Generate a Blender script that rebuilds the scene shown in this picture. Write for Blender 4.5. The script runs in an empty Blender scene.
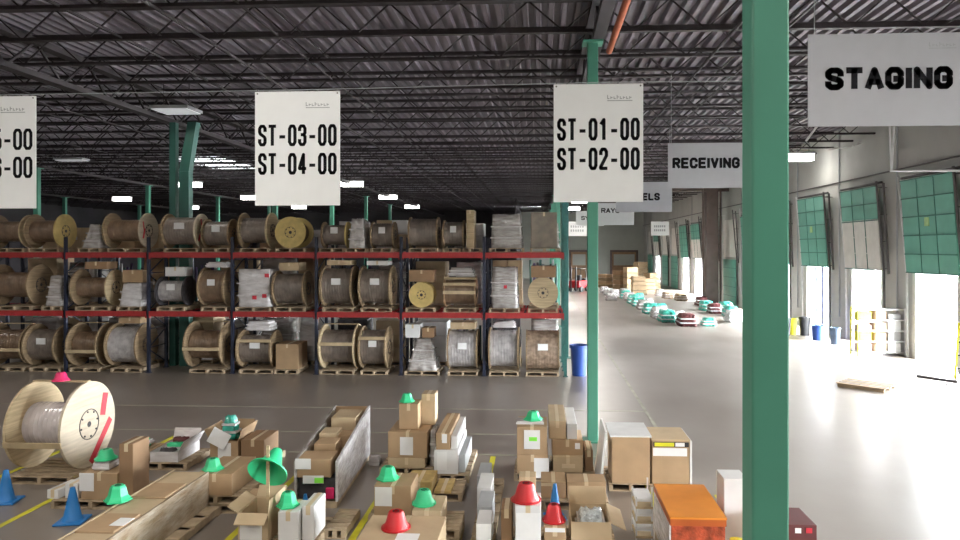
import bpy, bmesh, math, random
from mathutils import Vector, Matrix
random.seed(7)
S = bpy.context.scene
COL = S.collection
# ------------------------------------------------------------------ camera
CAMH = 4.0; FPX = 700.0; YAW = math.radians(3.0); CX = 503.3; CY = 248.0
cd = bpy.data.cameras.new('camera'); cam = bpy.data.objects.new('camera', cd); COL.objects.link(cam)
cd.sensor_width = 36; cd.lens = FPX/960*36; cd.clip_end = 400; cd.clip_start = .05
cam.location = (0, 0, CAMH); cam.rotation_euler = (math.pi/2, 0, YAW)
cd.shift_x = -(CX-480)/960; cd.shift_y = -(270-CY)/960
S.camera = cam
# ------------------------------------------------------------------ world, exposure
w = bpy.data.worlds.new('overcast_sky'); S.world = w; w.use_nodes = True
bg = w.node_tree.nodes['Background']; bg.inputs[0].default_value = (.93, .97, 1, 1); bg.inputs[1].default_value = 170.0
S.view_settings.view_transform = 'Standard'; S.view_settings.look = 'None'
S.view_settings.exposure = 0.0; S.view_settings.gamma = 1; S.view_settings.use_curve_mapping = False
S.cycles.use_denoising = True; S.cycles.max_bounces = 8; S.cycles.diffuse_bounces = 4; S.cycles.glossy_bounces = 3
S.cycles.sample_clamp_indirect = 8
LAMPW = 110.0
WALLX = 13.5; DOORP = 5.1; DOOR0 = 24.6; OPENW = 2.5; OPENH = 3.15; CEIL = 9.35; FARY = 92.0; LEFTX = -52.0; BACKY = -10.0
DOORS = [DOOR0+DOORP*k for k in range(-6, 13)]
OPEN = {-4, -2, -1, 0, 1, 2, 3, 4, 6, 7, 8, 11}          # doors standing open, counted from DOOR0
# daylight comes through the open dock doors: portals guide the sampling of the sky
for k in range(-6, 13):
    if k in OPEN:
        l = bpy.data.lights.new('door_portal', 'AREA'); l.shape = 'RECTANGLE'; l.size = OPENH; l.size_y = OPENW
        l.cycles.is_portal = True
        o = bpy.data.objects.new('door_portal', l); COL.objects.link(o)
        o.location = (WALLX+.22, DOOR0+DOORP*k, OPENH/2); o.rotation_euler = (0, math.pi/2, 0)

# ------------------------------------------------------------------ projecting helpers (photo measurements -> metres)
ca, sa = math.cos(YAW), math.sin(YAW)
def dep(px, Y):
    u = (px-CX)/FPX; return Y/(ca+u*sa)
def XA(px, Y):
    u = (px-CX)/FPX; return dep(px, Y)*(-sa+u*ca)
def ZA(px, py, Y): return CAMH-(py-CY)/FPX*dep(px, Y)
def FL(px, py, z=0):
    t = (CAMH-z)*FPX/(py-CY); u = (px-CX)/FPX
    return t*(-sa+u*ca), t*(ca+u*sa)
def YW(px, X):
    u = (px-CX)/FPX; t = X/(-sa+u*ca); return t*(ca+u*sa)

# ------------------------------------------------------------------ materials
MATS = {}
def mat(name, c, r=.6, metal=0, var=.12, scale=4, emit=None, es=1, bump=0, coat=0, c2=None, bscale=None, stretch=None):
    if name in MATS: return MATS[name]
    m = bpy.data.materials.new(name); m.use_nodes = True; MATS[name] = m
    nt = m.node_tree; b = nt.nodes['Principled BSDF']
    b.inputs['Roughness'].default_value = r; b.inputs['Metallic'].default_value = metal
    b.inputs['Coat Weight'].default_value = coat
    tc = nt.nodes.new('ShaderNodeTexCoord'); mp = nt.nodes.new('ShaderNodeMapping'); nt.links.new(tc.outputs['Object'], mp.inputs[0])
    if stretch: mp.inputs['Scale'].default_value = stretch
    n = nt.nodes.new('ShaderNodeTexNoise'); n.inputs['Scale'].default_value = scale; n.inputs['Detail'].default_value = 6
    nt.links.new(mp.outputs[0], n.inputs['Vector'])
    cr = nt.nodes.new('ShaderNodeValToRGB'); nt.links.new(n.outputs[0], cr.inputs[0])
    cr.color_ramp.elements[0].position = .3; cr.color_ramp.elements[1].position = .7
    lo = c2 if c2 else tuple(x*(1-var) for x in c); hi = tuple(min(1, x*(1+(0 if c2 else var))) for x in c)
    cr.color_ramp.elements[0].color = (*lo, 1); cr.color_ramp.elements[1].color = (*hi, 1)
    nt.links.new(cr.outputs[0], b.inputs['Base Color'])
    if emit:
        b.inputs['Emission Color'].default_value = (*emit, 1); b.inputs['Emission Strength'].default_value = es
    if bump:
        n2 = nt.nodes.new('ShaderNodeTexNoise'); n2.inputs['Scale'].default_value = bscale or scale*3; n2.inputs['Detail'].default_value = 3
        nt.links.new(mp.outputs[0], n2.inputs['Vector'])
        bp = nt.nodes.new('ShaderNodeBump'); bp.inputs['Strength'].default_value = bump; bp.inputs['Distance'].default_value = .03
        nt.links.new(n2.outputs[0], bp.inputs['Height']); nt.links.new(bp.outputs[0], b.inputs['Normal'])
    return m
M_card = mat('cardboard', (.40, .27, .155), .75, var=.1, scale=3)
M_card2 = mat('pale_cardboard', (.50, .38, .24), .75, var=.1, scale=3)
M_card3 = mat('dark_cardboard', (.27, .165, .09), .8, var=.12, scale=3)
M_ply = mat('yellow_board', (.48, .34, .13), .7, var=.2, scale=9)
M_tape = mat('packing_tape', (.62, .50, .33), .3, var=.05)
M_wood = mat('raw_wood', (.50, .39, .24), .75, var=.2, scale=3, stretch=(1, .6, 9))
M_wood2 = mat('weathered_wood', (.25, .175, .10), .8, var=.25, scale=3, stretch=(1, .6, 9))
M_woodp = mat('pale_plywood', (.54, .46, .35), .65, var=.15, scale=3, stretch=(1, .6, 7))
M_woody = mat('yellow_plywood', (.62, .47, .18), .65, var=.15, scale=5)
M_pal = mat('pallet_wood', (.37, .285, .19), .85, var=.25, scale=6)
M_paper = mat('white_paper', (.80, .80, .80), .7, var=.04)
M_white = mat('white_carton', (.72, .72, .72), .5, var=.08, scale=3)
M_grey = mat('grey_panel', (.42, .44, .46), .4, var=.1, scale=3)
M_black = mat('black_plastic', (.02, .02, .022), .5)
M_dark = mat('dark_clutter', (.05, .045, .05), .7, var=.4, scale=9)
M_wrap = mat('stretch_wrap', (.56, .54, .53), .2, c2=(.30, .27, .25), scale=3, bump=.8, bscale=5, coat=.6, stretch=(1, 1, 5))
M_wrapw = mat('white_wrap', (.76, .74, .75), .22, c2=(.50, .47, .47), scale=2.5, bump=.8, bscale=5, coat=.5, stretch=(1, 1.3, 4))
M_cable = mat('grey_cable', (.20, .165, .14), .3, var=.3, scale=3, coat=.5)
M_cableb = mat('brown_cable', (.21, .14, .09), .32, var=.3, scale=3, coat=.45)
M_cables = mat('silver_cable_wrap', (.44, .42, .42), .2, var=.25, scale=5, bump=.4, bscale=10, coat=.5)
M_cablep = mat('clear_wrapped_drum', (.62, .57, .58), .22, var=.15, scale=5, bump=.3, coat=.5)
M_red = mat('red_paint', (.55, .03, .05), .5, var=.1)
M_redc = mat('red_plastic', (.50, .015, .02), .4, var=.08)
M_pink = mat('pink_plastic', (.65, .02, .12), .45, var=.08)
M_green = mat('green_plastic', (.04, .56, .25), .42, var=.08)
M_lime = mat('lime_sticker', (.25, .85, .08), .5, var=.03)
M_blue = mat('blue_plastic', (.02, .20, .55), .42, var=.08)
M_binb = mat('blue_bin', (.015, .06, .28), .5, var=.08)
M_yel = mat('yellow_plastic', (.72, .70, .03), .5, var=.1)
M_beam = mat('red_beam', (.30, .02, .02), .5, var=.15, scale=9)
M_post = mat('blue_steel', (.012, .016, .035), .5, var=.25, scale=9)
M_postg = mat('green_rack_steel', (.015, .09, .08), .5, var=.2, scale=9)
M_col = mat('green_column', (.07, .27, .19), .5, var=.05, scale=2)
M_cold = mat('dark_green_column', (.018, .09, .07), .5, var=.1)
M_colb = mat('brown_column', (.10, .07, .06), .6, var=.2, scale=2)
M_joist = mat('joist_primer', (.016, .010, .012), .7, var=.3, scale=3)
M_pipe = mat('orange_pipe', (.50, .13, .06), .6, var=.15)
M_deckm = mat('galvanised_deck', (.18, .155, .18), .45, metal=.2, var=.2, scale=.6)
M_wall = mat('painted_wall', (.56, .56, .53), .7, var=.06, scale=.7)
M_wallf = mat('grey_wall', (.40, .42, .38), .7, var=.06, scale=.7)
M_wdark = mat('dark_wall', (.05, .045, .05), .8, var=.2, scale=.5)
M_sign = mat('sign_board', (.86, .88, .89), .5, var=.02)
M_signg = mat('grey_sign_board', (.46, .47, .51), .5, var=.03)
M_ink = mat('black_ink', (.012, .012, .014), .95); M_ink.node_tree.nodes['Principled BSDF'].inputs['Specular IOR Level'].default_value = .1
M_ink2 = mat('grey_ink', (.38, .40, .42), .5)
M_door = mat('green_door_panel', (.13, .38, .30), .45, var=.08, scale=2)
M_doorl = mat('green_door_rib', (.02, .14, .11), .5)
M_doorw = mat('white_door_panel', (.82, .80, .75), .5, var=.08, scale=2)
M_track = mat('track_steel', (.12, .11, .11), .5, metal=.5)
M_pipew = mat('white_pipe', (.75, .75, .75), .4)
M_orange = mat('orange_board', (.72, .26, .035), .4, var=.06)
M_oran2 = mat('red_orange_wrapped', (.40, .07, .03), .28, var=.5, scale=9, bump=.5, coat=.5)
M_lamp = mat('lamp_lit', (.9, .9, .9), .5, emit=(1, .98, .93), es=14)
M_lampd = mat('lamp_dim', (.9, .9, .9), .5, emit=(.9, .95, 1), es=.35)
M_sky = mat('skylight_lit', (.9, .9, .9), .5, emit=(.95, 1, 1), es=3)
M_lampb = mat('lamp_body', (.55, .55, .57), .5)
M_yline = mat('yellow_floor_paint', (.62, .58, .03), .5, var=.2, scale=3)
M_fline = mat('worn_floor_paint', (.34, .33, .26), .5, var=.25, scale=2)
M_yard = mat('yard_concrete', (.55, .55, .53), .8)
M_teal = mat('teal_wrap', (.05, .42, .33), .35, var=.4, scale=9, bump=.5, coat=.3)
M_maroon = mat('maroon_carton', (.10, .022, .022), .6)
M_purple = mat('purple_tube', (.09, .06, .16), .6, var=.3)

# ------------------------------------------------------------------ mesh builder
class MB:
    def __init__(s): s.bm = bmesh.new()
    def box(s, x0, x1, y0, y1, z0, z1, rz=0, c=None):
        vs = [(x, y, z) for x in (x0, x1) for y in (y0, y1) for z in (z0, z1)]
        if rz:
            c = c or ((x0+x1)/2, (y0+y1)/2); cr, sr = math.cos(rz), math.sin(rz)
            vs = [(c[0]+(x-c[0])*cr-(y-c[1])*sr, c[1]+(x-c[0])*sr+(y-c[1])*cr, z) for x, y, z in vs]
        v = [s.bm.verts.new(p) for p in vs]
        for f in ((0, 1, 3, 2), (4, 6, 7, 5), (0, 4, 5, 1), (2, 3, 7, 6), (0, 2, 6, 4), (1, 5, 7, 3)): s.bm.faces.new([v[i] for i in f])
        return s
    def hexa(s, pts):   # 8 points: bottom ring 4, top ring 4
        v = [s.bm.verts.new(p) for p in pts]
        for f in ((3, 2, 1, 0), (4, 5, 6, 7), (0, 1, 5, 4), (1, 2, 6, 5), (2, 3, 7, 6), (3, 0, 4, 7)): s.bm.faces.new([v[i] for i in f])
        return s
    def bar(s, a, b, r, n=4, r2=None, caps=True):
        a, b = Vector(a), Vector(b); d = (b-a)
        if d.length < 1e-6: return s
        d.normalize(); u = d.cross(Vector((0, 0, 1)))
        if u.length < .05: u = Vector((1, 0, 0))
        u.normalize(); q = d.cross(u); r2 = r if r2 is None else r2
        ra, rb = [], []
        for i in range(n):
            t = 2*math.pi*(i+.5)/n; o = u*math.cos(t)+q*math.sin(t)
            ra.append(s.bm.verts.new(a+o*r)); rb.append(s.bm.verts.new(b+o*r2))
        for i in range(n):
            j = (i+1) % n; s.bm.faces.new([ra[i], rb[i], rb[j], ra[j]])
        if caps: s.bm.faces.new(ra); s.bm.faces.new(rb[::-1])
        return s
    def lathe(s, prof, n=32, a=(0, 0, 0), axis='Z', close=False):   # prof: (r, h)
        rings = []
        for r, h in prof:
            ring = []
            for i in range(n):
                t = 2*math.pi*i/n; p = (r*math.cos(t), r*math.sin(t), h)
                if axis == 'X': p = (h, p[0], p[1])
                if axis == 'Y': p = (p[0], h, p[1])
                ring.append(s.bm.verts.new((p[0]+a[0], p[1]+a[1], p[2]+a[2])))
            rings.append(ring)
        pr = list(zip(rings, rings[1:])) + ([(rings[-1], rings[0])] if close else [])
        for A, B in pr:
            for i in range(n):
                j = (i+1) % n; s.bm.faces.new([A[i], A[j], B[j], B[i]])
        return s
    def quad(s, *p):
        s.bm.faces.new([s.bm.verts.new(q) for q in p]); return s
    def build(s, name, m, parent=None, smooth=False, bevel=0, loc=None):
        bmesh.ops.recalc_face_normals(s.bm, faces=s.bm.faces)
        me = bpy.data.meshes.new(name); s.bm.to_mesh(me); s.bm.free()
        if smooth:
            for p in me.polygons: p.use_smooth = True
            me.set_sharp_from_angle(angle=.7)
        me.materials.append(m); o = bpy.data.objects.new(name, me); COL.objects.link(o)
        if parent: o.parent = parent
        if loc: o.location = loc
        if bevel:
            bv = o.modifiers.new('edge', 'BEVEL'); bv.width = bevel; bv.segments = 2; bv.limit_method = 'ANGLE'
        return o
def struct(name, mb, m, parent=None, **k):
    o = mb.build(name, m, parent, **k)
    if not parent: o['kind'] = 'structure'
    return o
def tag(o, label, cat, group=None):
    o['label'] = label; o['category'] = cat
    if group: o['group'] = group
    return o
def thing(name, label, cat, loc, rz=0, group=None):
    o = bpy.data.objects.new(name, None); COL.objects.link(o); o.location = loc; o.rotation_euler = (0, 0, rz); o.empty_display_size = .2
    return tag(o, label, cat, group)
def sempty(name, loc):
    o = bpy.data.objects.new(name, None); COL.objects.link(o); o.location = loc; o['kind'] = 'structure'; return o
def dup(root, loc=None, rz=None, label=None):
    r = root.copy(); COL.objects.link(r)
    if loc is not None: r.location = loc
    if rz is not None: r.rotation_euler = (0, 0, rz)
    if label: r['label'] = label
    for ch in list(root.children):
        c = ch.copy(); COL.objects.link(c); c.parent = r
        for g in list(ch.children):
            d = g.copy(); COL.objects.link(d); d.parent = c
    return r

# ================================================================== STRUCTURE
# floor with polished concrete look
def floor_mat():
    m = bpy.data.materials.new('polished_concrete'); m.use_nodes = True; nt = m.node_tree; b = nt.nodes['Principled BSDF']
    tc = nt.nodes.new('ShaderNodeTexCoord')
    def noise(sc, det=6, st=None):
        n = nt.nodes.new('ShaderNodeTexNoise'); n.inputs['Scale'].default_value = sc; n.inputs['Detail'].default_value = det
        if st:
            mp = nt.nodes.new('ShaderNodeMapping'); mp.inputs['Scale'].default_value = st; nt.links.new(tc.outputs['Object'], mp.inputs[0]); nt.links.new(mp.outputs[0], n.inputs['Vector'])
        else: nt.links.new(tc.outputs['Object'], n.inputs['Vector'])
        return n
    n1 = noise(.35); cr = nt.nodes.new('ShaderNodeValToRGB'); nt.links.new(n1.outputs[0], cr.inputs[0])
    cr.color_ramp.elements[0].position = .2; cr.color_ramp.elements[0].color = (.19, .16, .135, 1)
    cr.color_ramp.elements[1].position = .85; cr.color_ramp.elements[1].color = (.28, .25, .225, 1)
    nt.links.new(cr.outputs[0], b.inputs['Base Color'])
    n2 = noise(.6, 5, (1, .35, 1)); mr = nt.nodes.new('ShaderNodeMapRange'); mr.inputs[1].default_value = .15; mr.inputs[2].default_value = .85
    mr.inputs[3].default_value = .27; mr.inputs[4].default_value = .42; b.inputs['Specular IOR Level'].default_value = .8; nt.links.new(n2.outputs[0], mr.inputs[0]); nt.links.new(mr.outputs[0], b.inputs['Roughness'])
    n3 = noise(25, 3); bp = nt.nodes.new('ShaderNodeBump'); bp.inputs['Strength'].default_value = .08; bp.inputs['Distance'].default_value = .01
    nt.links.new(n3.outputs[0], bp.inputs['Height']); nt.links.new(bp.outputs[0], b.inputs['Normal'])
    return m
struct('floor', MB().box(LEFTX-.3, WALLX+.3, BACKY-.3, FARY+.3, -.3, 0), floor_mat())
struct('yard_ground', MB().box(WALLX+.3, WALLX+80, -60, FARY+60, -1.5, -1.2), M_yard)
# floor markings
ly = [FL(45, 503)[0], FL(230, 538)[0], FL(358, 530)[0], FL(488, 480)[0], FL(640, 470)[0], FL(735, 520)[0]]
for i, X in enumerate(ly):
    y1 = [15, 13.2, 13.2, 13.4, 13.4, 11.5][i]
    struct('floor_line', MB().box(X-.05, X+.05, 5, y1, 0, .003), M_yline)
xx, yy = FL(4, 475); struct('floor_line', MB().box(xx-.05, xx+.05, 8, 15, 0, .003), M_yline)
for yv in (17.3, 15.0, 13.5):
    struct('floor_line', MB().box(-14, 2.6, yv-.035, yv+.035, 0, .004), M_fline)
struct('floor_line', MB().box(2.55, 2.63, 13.5, 60, 0, .0025), M_fline)
for xj in (-30, -20, -10, 0.4, 7):
    pass
# right wall with dock openings
mb = MB(); z1 = CEIL
edges = [BACKY]
for k in range(-6, 13):
    if k in OPEN:
        yc = DOOR0+DOORP*k; edges += [yc-OPENW/2, yc+OPENW/2]
edges.append(FARY)
for i in range(0, len(edges), 2): mb.box(WALLX, WALLX+.3, edges[i], edges[i+1], 0, z1)
for i in range(1, len(edges)-1, 2): mb.box(WALLX, WALLX+.3, edges[i], edges[i+1], OPENH, z1)
struct('wall_right', mb, M_wall)
struct('wall_far', MB().box(-2.5, WALLX+.3, FARY, FARY+.3, 0, CEIL), M_wallf)
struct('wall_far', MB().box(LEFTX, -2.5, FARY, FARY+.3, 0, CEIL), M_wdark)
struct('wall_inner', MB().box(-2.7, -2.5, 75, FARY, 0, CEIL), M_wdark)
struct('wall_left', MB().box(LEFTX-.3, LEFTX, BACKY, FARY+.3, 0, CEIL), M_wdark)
struct('wall_back', MB().box(LEFTX-.3, WALLX+.3, BACKY-.3, BACKY, 0, CEIL), M_wallf)
# corrugated roof deck, ribs running away from the camera
mb = MB(); P = .30; n = int((WALLX+.3-LEFTX)/P)+1; prof = []
for i in range(n):
    x = LEFTX+i*P; prof += [(x, 0), (x+P*.36, 0), (x+P*.46, .12), (x+P*.90, .12)]
vv = [[mb.bm.verts.new((x, yb, CEIL+z)) for x, z in prof] for yb in (BACKY-.3, FARY+.3)]
for i in range(len(prof)-1): mb.bm.faces.new([vv[0][i], vv[0][i+1], vv[1][i+1], vv[1][i]])
struct('ceiling', mb, M_deckm)
struct('roof_slab', MB().box(LEFTX-.3, WALLX+.6, BACKY-.3, FARY+.3, CEIL+.15, CEIL+.4), M_wdark)
# open web joists
def joist_mesh(x0, x1, step, r):
    mb = MB(); zb, zt = CEIL-.72, CEIL-.06
    mb.box(x0, x1, -.06, .06, zb-.04, zb+.03); mb.box(x0, x1, -.06, .06, zt-.03, zt+.055)
    x = x0; up = True
    while x < x1-step/2:
        a = (x, 0, zb if up else zt); b = (x+step/2, 0, zt if up else zb); mb.bar(a, b, r, 4, caps=False); up = not up; x += step/2
    return mb
j0 = joist_mesh(LEFTX, WALLX, 1.5, .022).build('ceiling_joist', M_joist); j0['kind'] = 'structure'
yj = 1.0; first = True
while yj < FARY-1:
    if first: o = j0; first = False
    else: o = j0.copy(); COL.objects.link(o)
    o.location = (0, yj, 0); yj += 2.0
# bridging lines and girders
for X in (-5.7, -9.2, 5.2, 9.3, -17, -21, -25, -32):
    struct('ceiling_bridging', MB().bar((X, BACKY, CEIL-.72), (X, FARY, CEIL-.72), .03).bar((X, BACKY, CEIL-.2), (X, FARY, CEIL-.2), .03), M_joist)
GX = 1.2
COLY = [4.0, 14.6, 25.2, 35.8, 46.4, 57, 67.6, 78.2]
def girder(X, y0, y1, wd=.12):
    mb = MB(); zb = CEIL-1.0
    mb.box(X-wd, X+wd, y0, y1, zb-.08, zb+.06); mb.box(X-wd, X+wd, y0, y1, CEIL-.25, CEIL-.1)
    y = y0; up = True
    while y < y1-.6: mb.bar((X, y, zb if up else CEIL-.15), (X, y+1.0, CEIL-.15 if up else zb), .04, caps=False); up = not up; y += 1.0
    return struct('ceiling_girder', mb, M_joist)
girder(GX, BACKY, FARY); girder(-12.7, BACKY, FARY, .16); girder(-26.8, BACKY, FARY); girder(-40, BACKY, FARY)
struct('sprinkler_pipe', MB().bar((GX+.32, BACKY, CEIL-1.02), (GX+.32, 15.5, CEIL-1.02), .07, 12), M_pipe, smooth=True)
for X in (-7.2, 4.0, -15.5): struct('ceiling_pipe', MB().bar((X, BACKY, CEIL-.85), (X, FARY, CEIL-.85), .035, 8), M_joist)
# columns
def column(X, Y, m=M_col, wd=.125, zt=CEIL-1.08, base=True, name='column'):
    mb = MB().box(X-wd, X+wd, Y-wd, Y+wd, 0, zt)
    r = sempty(name, (0, 0, 0)); mb.build('post', m, r, bevel=.012)
    if base: MB().box(X-wd-.09, X+wd+.09, Y-wd-.09, Y+wd+.09, 0, .03).build('base_plate', m, r)
    MB().box(X-wd-.1, X+wd+.1, Y-wd-.1, Y+wd+.1, zt-.04, zt).build('cap_plate', m, r)
    return r
column(XA(765, 4.0), 4.0, wd=.1)
column(XA(592.5, 14.6), 14.6, wd=.108)
column(XA(565, 25.6), 25.6, M_postg)
for Y in COLY[3:]: column(GX, Y)
# twin column between the two rack rows, with a leaning head
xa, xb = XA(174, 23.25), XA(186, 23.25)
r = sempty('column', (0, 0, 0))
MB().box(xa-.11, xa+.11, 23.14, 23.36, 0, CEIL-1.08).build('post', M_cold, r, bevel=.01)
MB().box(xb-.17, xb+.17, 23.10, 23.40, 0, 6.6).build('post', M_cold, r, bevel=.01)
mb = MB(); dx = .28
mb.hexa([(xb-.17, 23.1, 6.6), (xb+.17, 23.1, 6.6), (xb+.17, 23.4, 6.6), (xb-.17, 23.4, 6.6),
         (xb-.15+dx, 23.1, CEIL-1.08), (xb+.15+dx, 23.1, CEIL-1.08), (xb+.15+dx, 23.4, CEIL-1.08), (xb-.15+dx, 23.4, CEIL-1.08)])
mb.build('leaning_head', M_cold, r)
for px, Y in ((275, 36), (332, 46.6), (366, 57), (390, 68)): column(XA(px, Y), Y)
for X in (-26.8, -40):
    for Y in (36, 46.6, 57, 68): column(X, Y)
# dark steel column by the right wall
r = column(XA(711, 51), 51, M_colb, .42, CEIL-.8)
for dx in (-.62, .62): MB().bar((XA(711, 51)+dx, 50.8, 0), (XA(711, 51)+dx, 50.8, CEIL-.8), .07, 8).build('conduit', M_colb, r)
MB().box(XA(711, 51)-3.2, WALLX, 50.8, 51.2, CEIL-1.3, CEIL-.8).build('header_beam', M_colb, r)

# dock doors
def dock_door(k):
    yc = DOOR0+DOORP*k; near = k <= 3; opened = k in OPEN
    r = sempty('door_%d' % (k+7), (WALLX, yc, 0)); W2 = 1.6
    kind = {0: 'g', 1: 'w', 2: 'g', 3: 'g'}.get(k, 'g' if k % 2 == 0 else 'w')
    if opened: zb, zt, xb, xt = 3.12, 6.42, -.14, -.36
    else: zb, zt, xb, xt = .02, 3.3, -.12, -.14
    if k > 3 and opened: zt = 6.0
    def px(z): return xb+(xt-xb)*(z-zb)/(zt-zb)
    # panel sections
    ns = 5
    def slab(z0, z1, name, m):
        a = px(z0); b = px(z1)
        return MB().hexa([(a-.05, -W2, z0), (a, -W2, z0), (a, W2, z0), (a-.05, W2, z0), (b-.05, -W2, z1), (b, -W2, z1), (b, W2, z1), (b-.05, W2, z1)]).build(name, m, r)
    if opened:
        split = zt-1.28 if kind == 'w' else zb
        if kind == 'w': slab(zb, split, 'white_panel', M_doorw)
        slab(split, zt, 'panel', M_door)
        mb = MB()
        for i in range(ns+1):
            z = zb+(zt-zb)*i/ns
            if kind == 'w' and z < split-.1 and i: continue
            mb.box(px(z)-.075, px(z)-.04, -W2, W2, z-.018, z+.018)
        for f in (-.33, .33):
            for i in range(ns):
                za, z2 = zb+(zt-zb)*i/ns+.02, zb+(zt-zb)*(i+1)/ns-.02
                if kind == 'w' and za < split-.3: mb.bar((px(za)-.055, f*W2, za), (px(z2)-.055, f*W2, z2), .02)
                else: mb.bar((px(za)-.055, f*W2, za), (px(z2)-.055, f*W2, z2), .014)
        mb.build('panel_rib', M_doorl, r)
        if kind == 'g' and k < 3:
            z = (zb+zt)/2; MB().box(px(z)-.085, px(z)-.05, -.12, .14, z-.02, z+.28).build('warning_label', mat('faded_yellow_label', (.40, .60, .25), .5), r)
    else:
        slab(zb, 3.2, 'panel', M_door)
        mb = MB()
        for i in range(1, 5): mb.box(-.19, -.15, -W2, W2, i*.65-.015, i*.65+.015)
        mb.build('panel_rib', M_doorl, r)
        MB().box(-.1, -.03, -W2, W2, 3.35, 6.0).build('upper_panel', M_doorw, r)
    # tracks: a pair of angles leaning in from the wall with brackets
    for s in (-1, 1):
        mb = MB(); y = s*(W2+.1)
        mb.bar((-.10, y, 0), (-.12, y, 3.1), .045); mb.bar((-.12, y, 3.1), (-.42, y, 6.6), .05)
        if s < 0: mb.bar((-.10, y-.32, 3.0), (-.30, y-.32, 6.5), .05)
        for i in range(4):
            z = 3.2+i*1.05; xx = -.12-.3*(z-3.1)/3.5
            mb.bar((0, y, z), (xx, y, z), .022)
            if s < 0: mb.bar((xx, y, z), (xx+.05, y-.32, z), .022)
        mb.build('track', M_track if s < 0 else M_pipew, r)
    if opened:
        mb = MB(); mb.box(-.04, 0, -OPENW/2-.22, -OPENW/2, 0, OPENH+.12); mb.box(-.04, 0, OPENW/2, OPENW/2+.22, 0, OPENH+.12); mb.box(-.04, 0, -OPENW/2, OPENW/2, OPENH, OPENH+.12)
        mb.build('door_frame', M_doorw, r)
        MB().bar((-.3, -W2-.3, zt+.12), (-.3, W2+.3, zt+.12), .05, 8).build('torsion_bar', M_track, r)
    # dock shelter outside
    if opened:
        mb = MB()
        mb.box(.3, .9, -OPENW/2-.35, -OPENW/2-.05, -.6, OPENH+.5); mb.box(.3, .9, OPENW/2+.05, OPENW/2+.35, -.6, OPENH+.5); mb.box(.3, .9, -OPENW/2, OPENW/2, OPENH, OPENH+.5)
        mb.build('dock_shelter', M_grey, r)
for k in range(-6, 13): dock_door(k)
# conduits on the right wall
struct('wall_conduit', MB().bar((WALLX-.05, BACKY, 6.95), (WALLX-.05, FARY, 6.95), .03, 6), M_track)
for k in range(-1, 8):
    struct('wall_conduit', MB().bar((WALLX-.05, DOOR0+DOORP*(k+.5), 0.9), (WALLX-.05, DOOR0+DOORP*(k+.5), CEIL), .03, 6), M_grey)
# far wall doors
for i, (a, b) in enumerate(((612, 636), (571, 587))):
    x0, x1 = XA(a, FARY), XA(b, FARY); zt = ZA(620, 252, FARY)
    r = sempty('door_%d' % (20+i), (0, 0, 0))
    MB().box(x0, x1, FARY-.12, FARY-.04, .0, zt).build('panel', M_card3, r)
    mb = MB(); mb.box(x0-.25, x0, FARY-.2, FARY-.02, 0, zt+.25); mb.box(x1, x1+.25, FARY-.2, FARY-.02, 0, zt+.25); mb.box(x0, x1, FARY-.2, FARY-.02, zt, zt+.25)
    mb.build('door_frame', M_colb, r)
    MB().box(x0+.2, x1-.2, FARY-.16, FARY-.12, zt*.5, zt-.3).build('window_pane', M_wallf, r)
# skylight strip lit above the racks (left of the ST-03 sign)
x0, x1 = XA(200, 44), XA(247, 44)
r = sempty('skylight', (0, 0, 0)); MB().box(x0, x1, 40, 46, CEIL-.03, CEIL-.005).build('diffuser', M_sky, r)

# ================================================================== LIGHTS
def light_fixture(label, X, Y, lit, big=False, power=None):
    r = thing('ceiling_light', label, 'light', (X, Y, CEIL-1.0), 0, 'strip lights under the roof')
    L, Wd = (.75, .3) if not big else (.62, .5)
    MB().box(-L, L, -Wd, Wd, .05, .14).build('housing', M_lampb, r)
    MB().box(-L+.05, L-.05, -Wd+.04, Wd-.04, .05-(.3 if lit else .03), .05).build('diffuser', M_lamp if lit else M_lampd, r)
    MB().bar((-L+.2, 0, .14), (-L+.2, 0, .96), .012).bar((L-.2, 0, .14), (L-.2, 0, .96), .012).build('hanger', M_joist, r)
    l = bpy.data.lights.new('tube_light', 'AREA'); l.shape = 'RECTANGLE'; l.size = 2*L; l.size_y = 2*Wd; l.energy = power if power is not None else LAMPW
    l.color = (1, .93, .84)
    o = bpy.data.objects.new('tube_light', l); COL.objects.link(o); o.parent = r; o.location = (0, 0, -.3)
for a in [(122, 198, 59, 'lit strip light high above the racks, nearest the left sign'),
          (190, 186, 46, 'bright strip light just right of the twin green column'),
          (191, 208, 72, 'lit strip light below the brighter one beside the twin green column'),
          (250, 198, 58, 'lit strip light peeping out at the left edge of the ST-03 sign'),
          (299, 207, 71.6, 'lit strip light just under the ST-03 sign'),
          (352, 185, 46, 'brightest strip light right of the ST-03 sign'),
          (388, 198, 58, 'lit strip light between two others right of the ST-03 sign'),
          (412, 207, 71.6, 'farthest lit strip light right of the ST-03 sign'),
          (797, 157, 33.6, 'bright strip light by the dock wall, right of the big green column')]:
    px, py, Y, lb = a; light_fixture(lb, XA(px, Y), Y, True, power=LAMPW if px < 700 else LAMPW*.3)
light_fixture('pale strip light on top of the twin green column', XA(178, 22), 21.9, False, True, power=LAMPW*.25)
light_fixture('pale strip light behind the left sign, near the dark roof', XA(73, 34), 33.9, False, False, power=LAMPW*.7)
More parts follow.
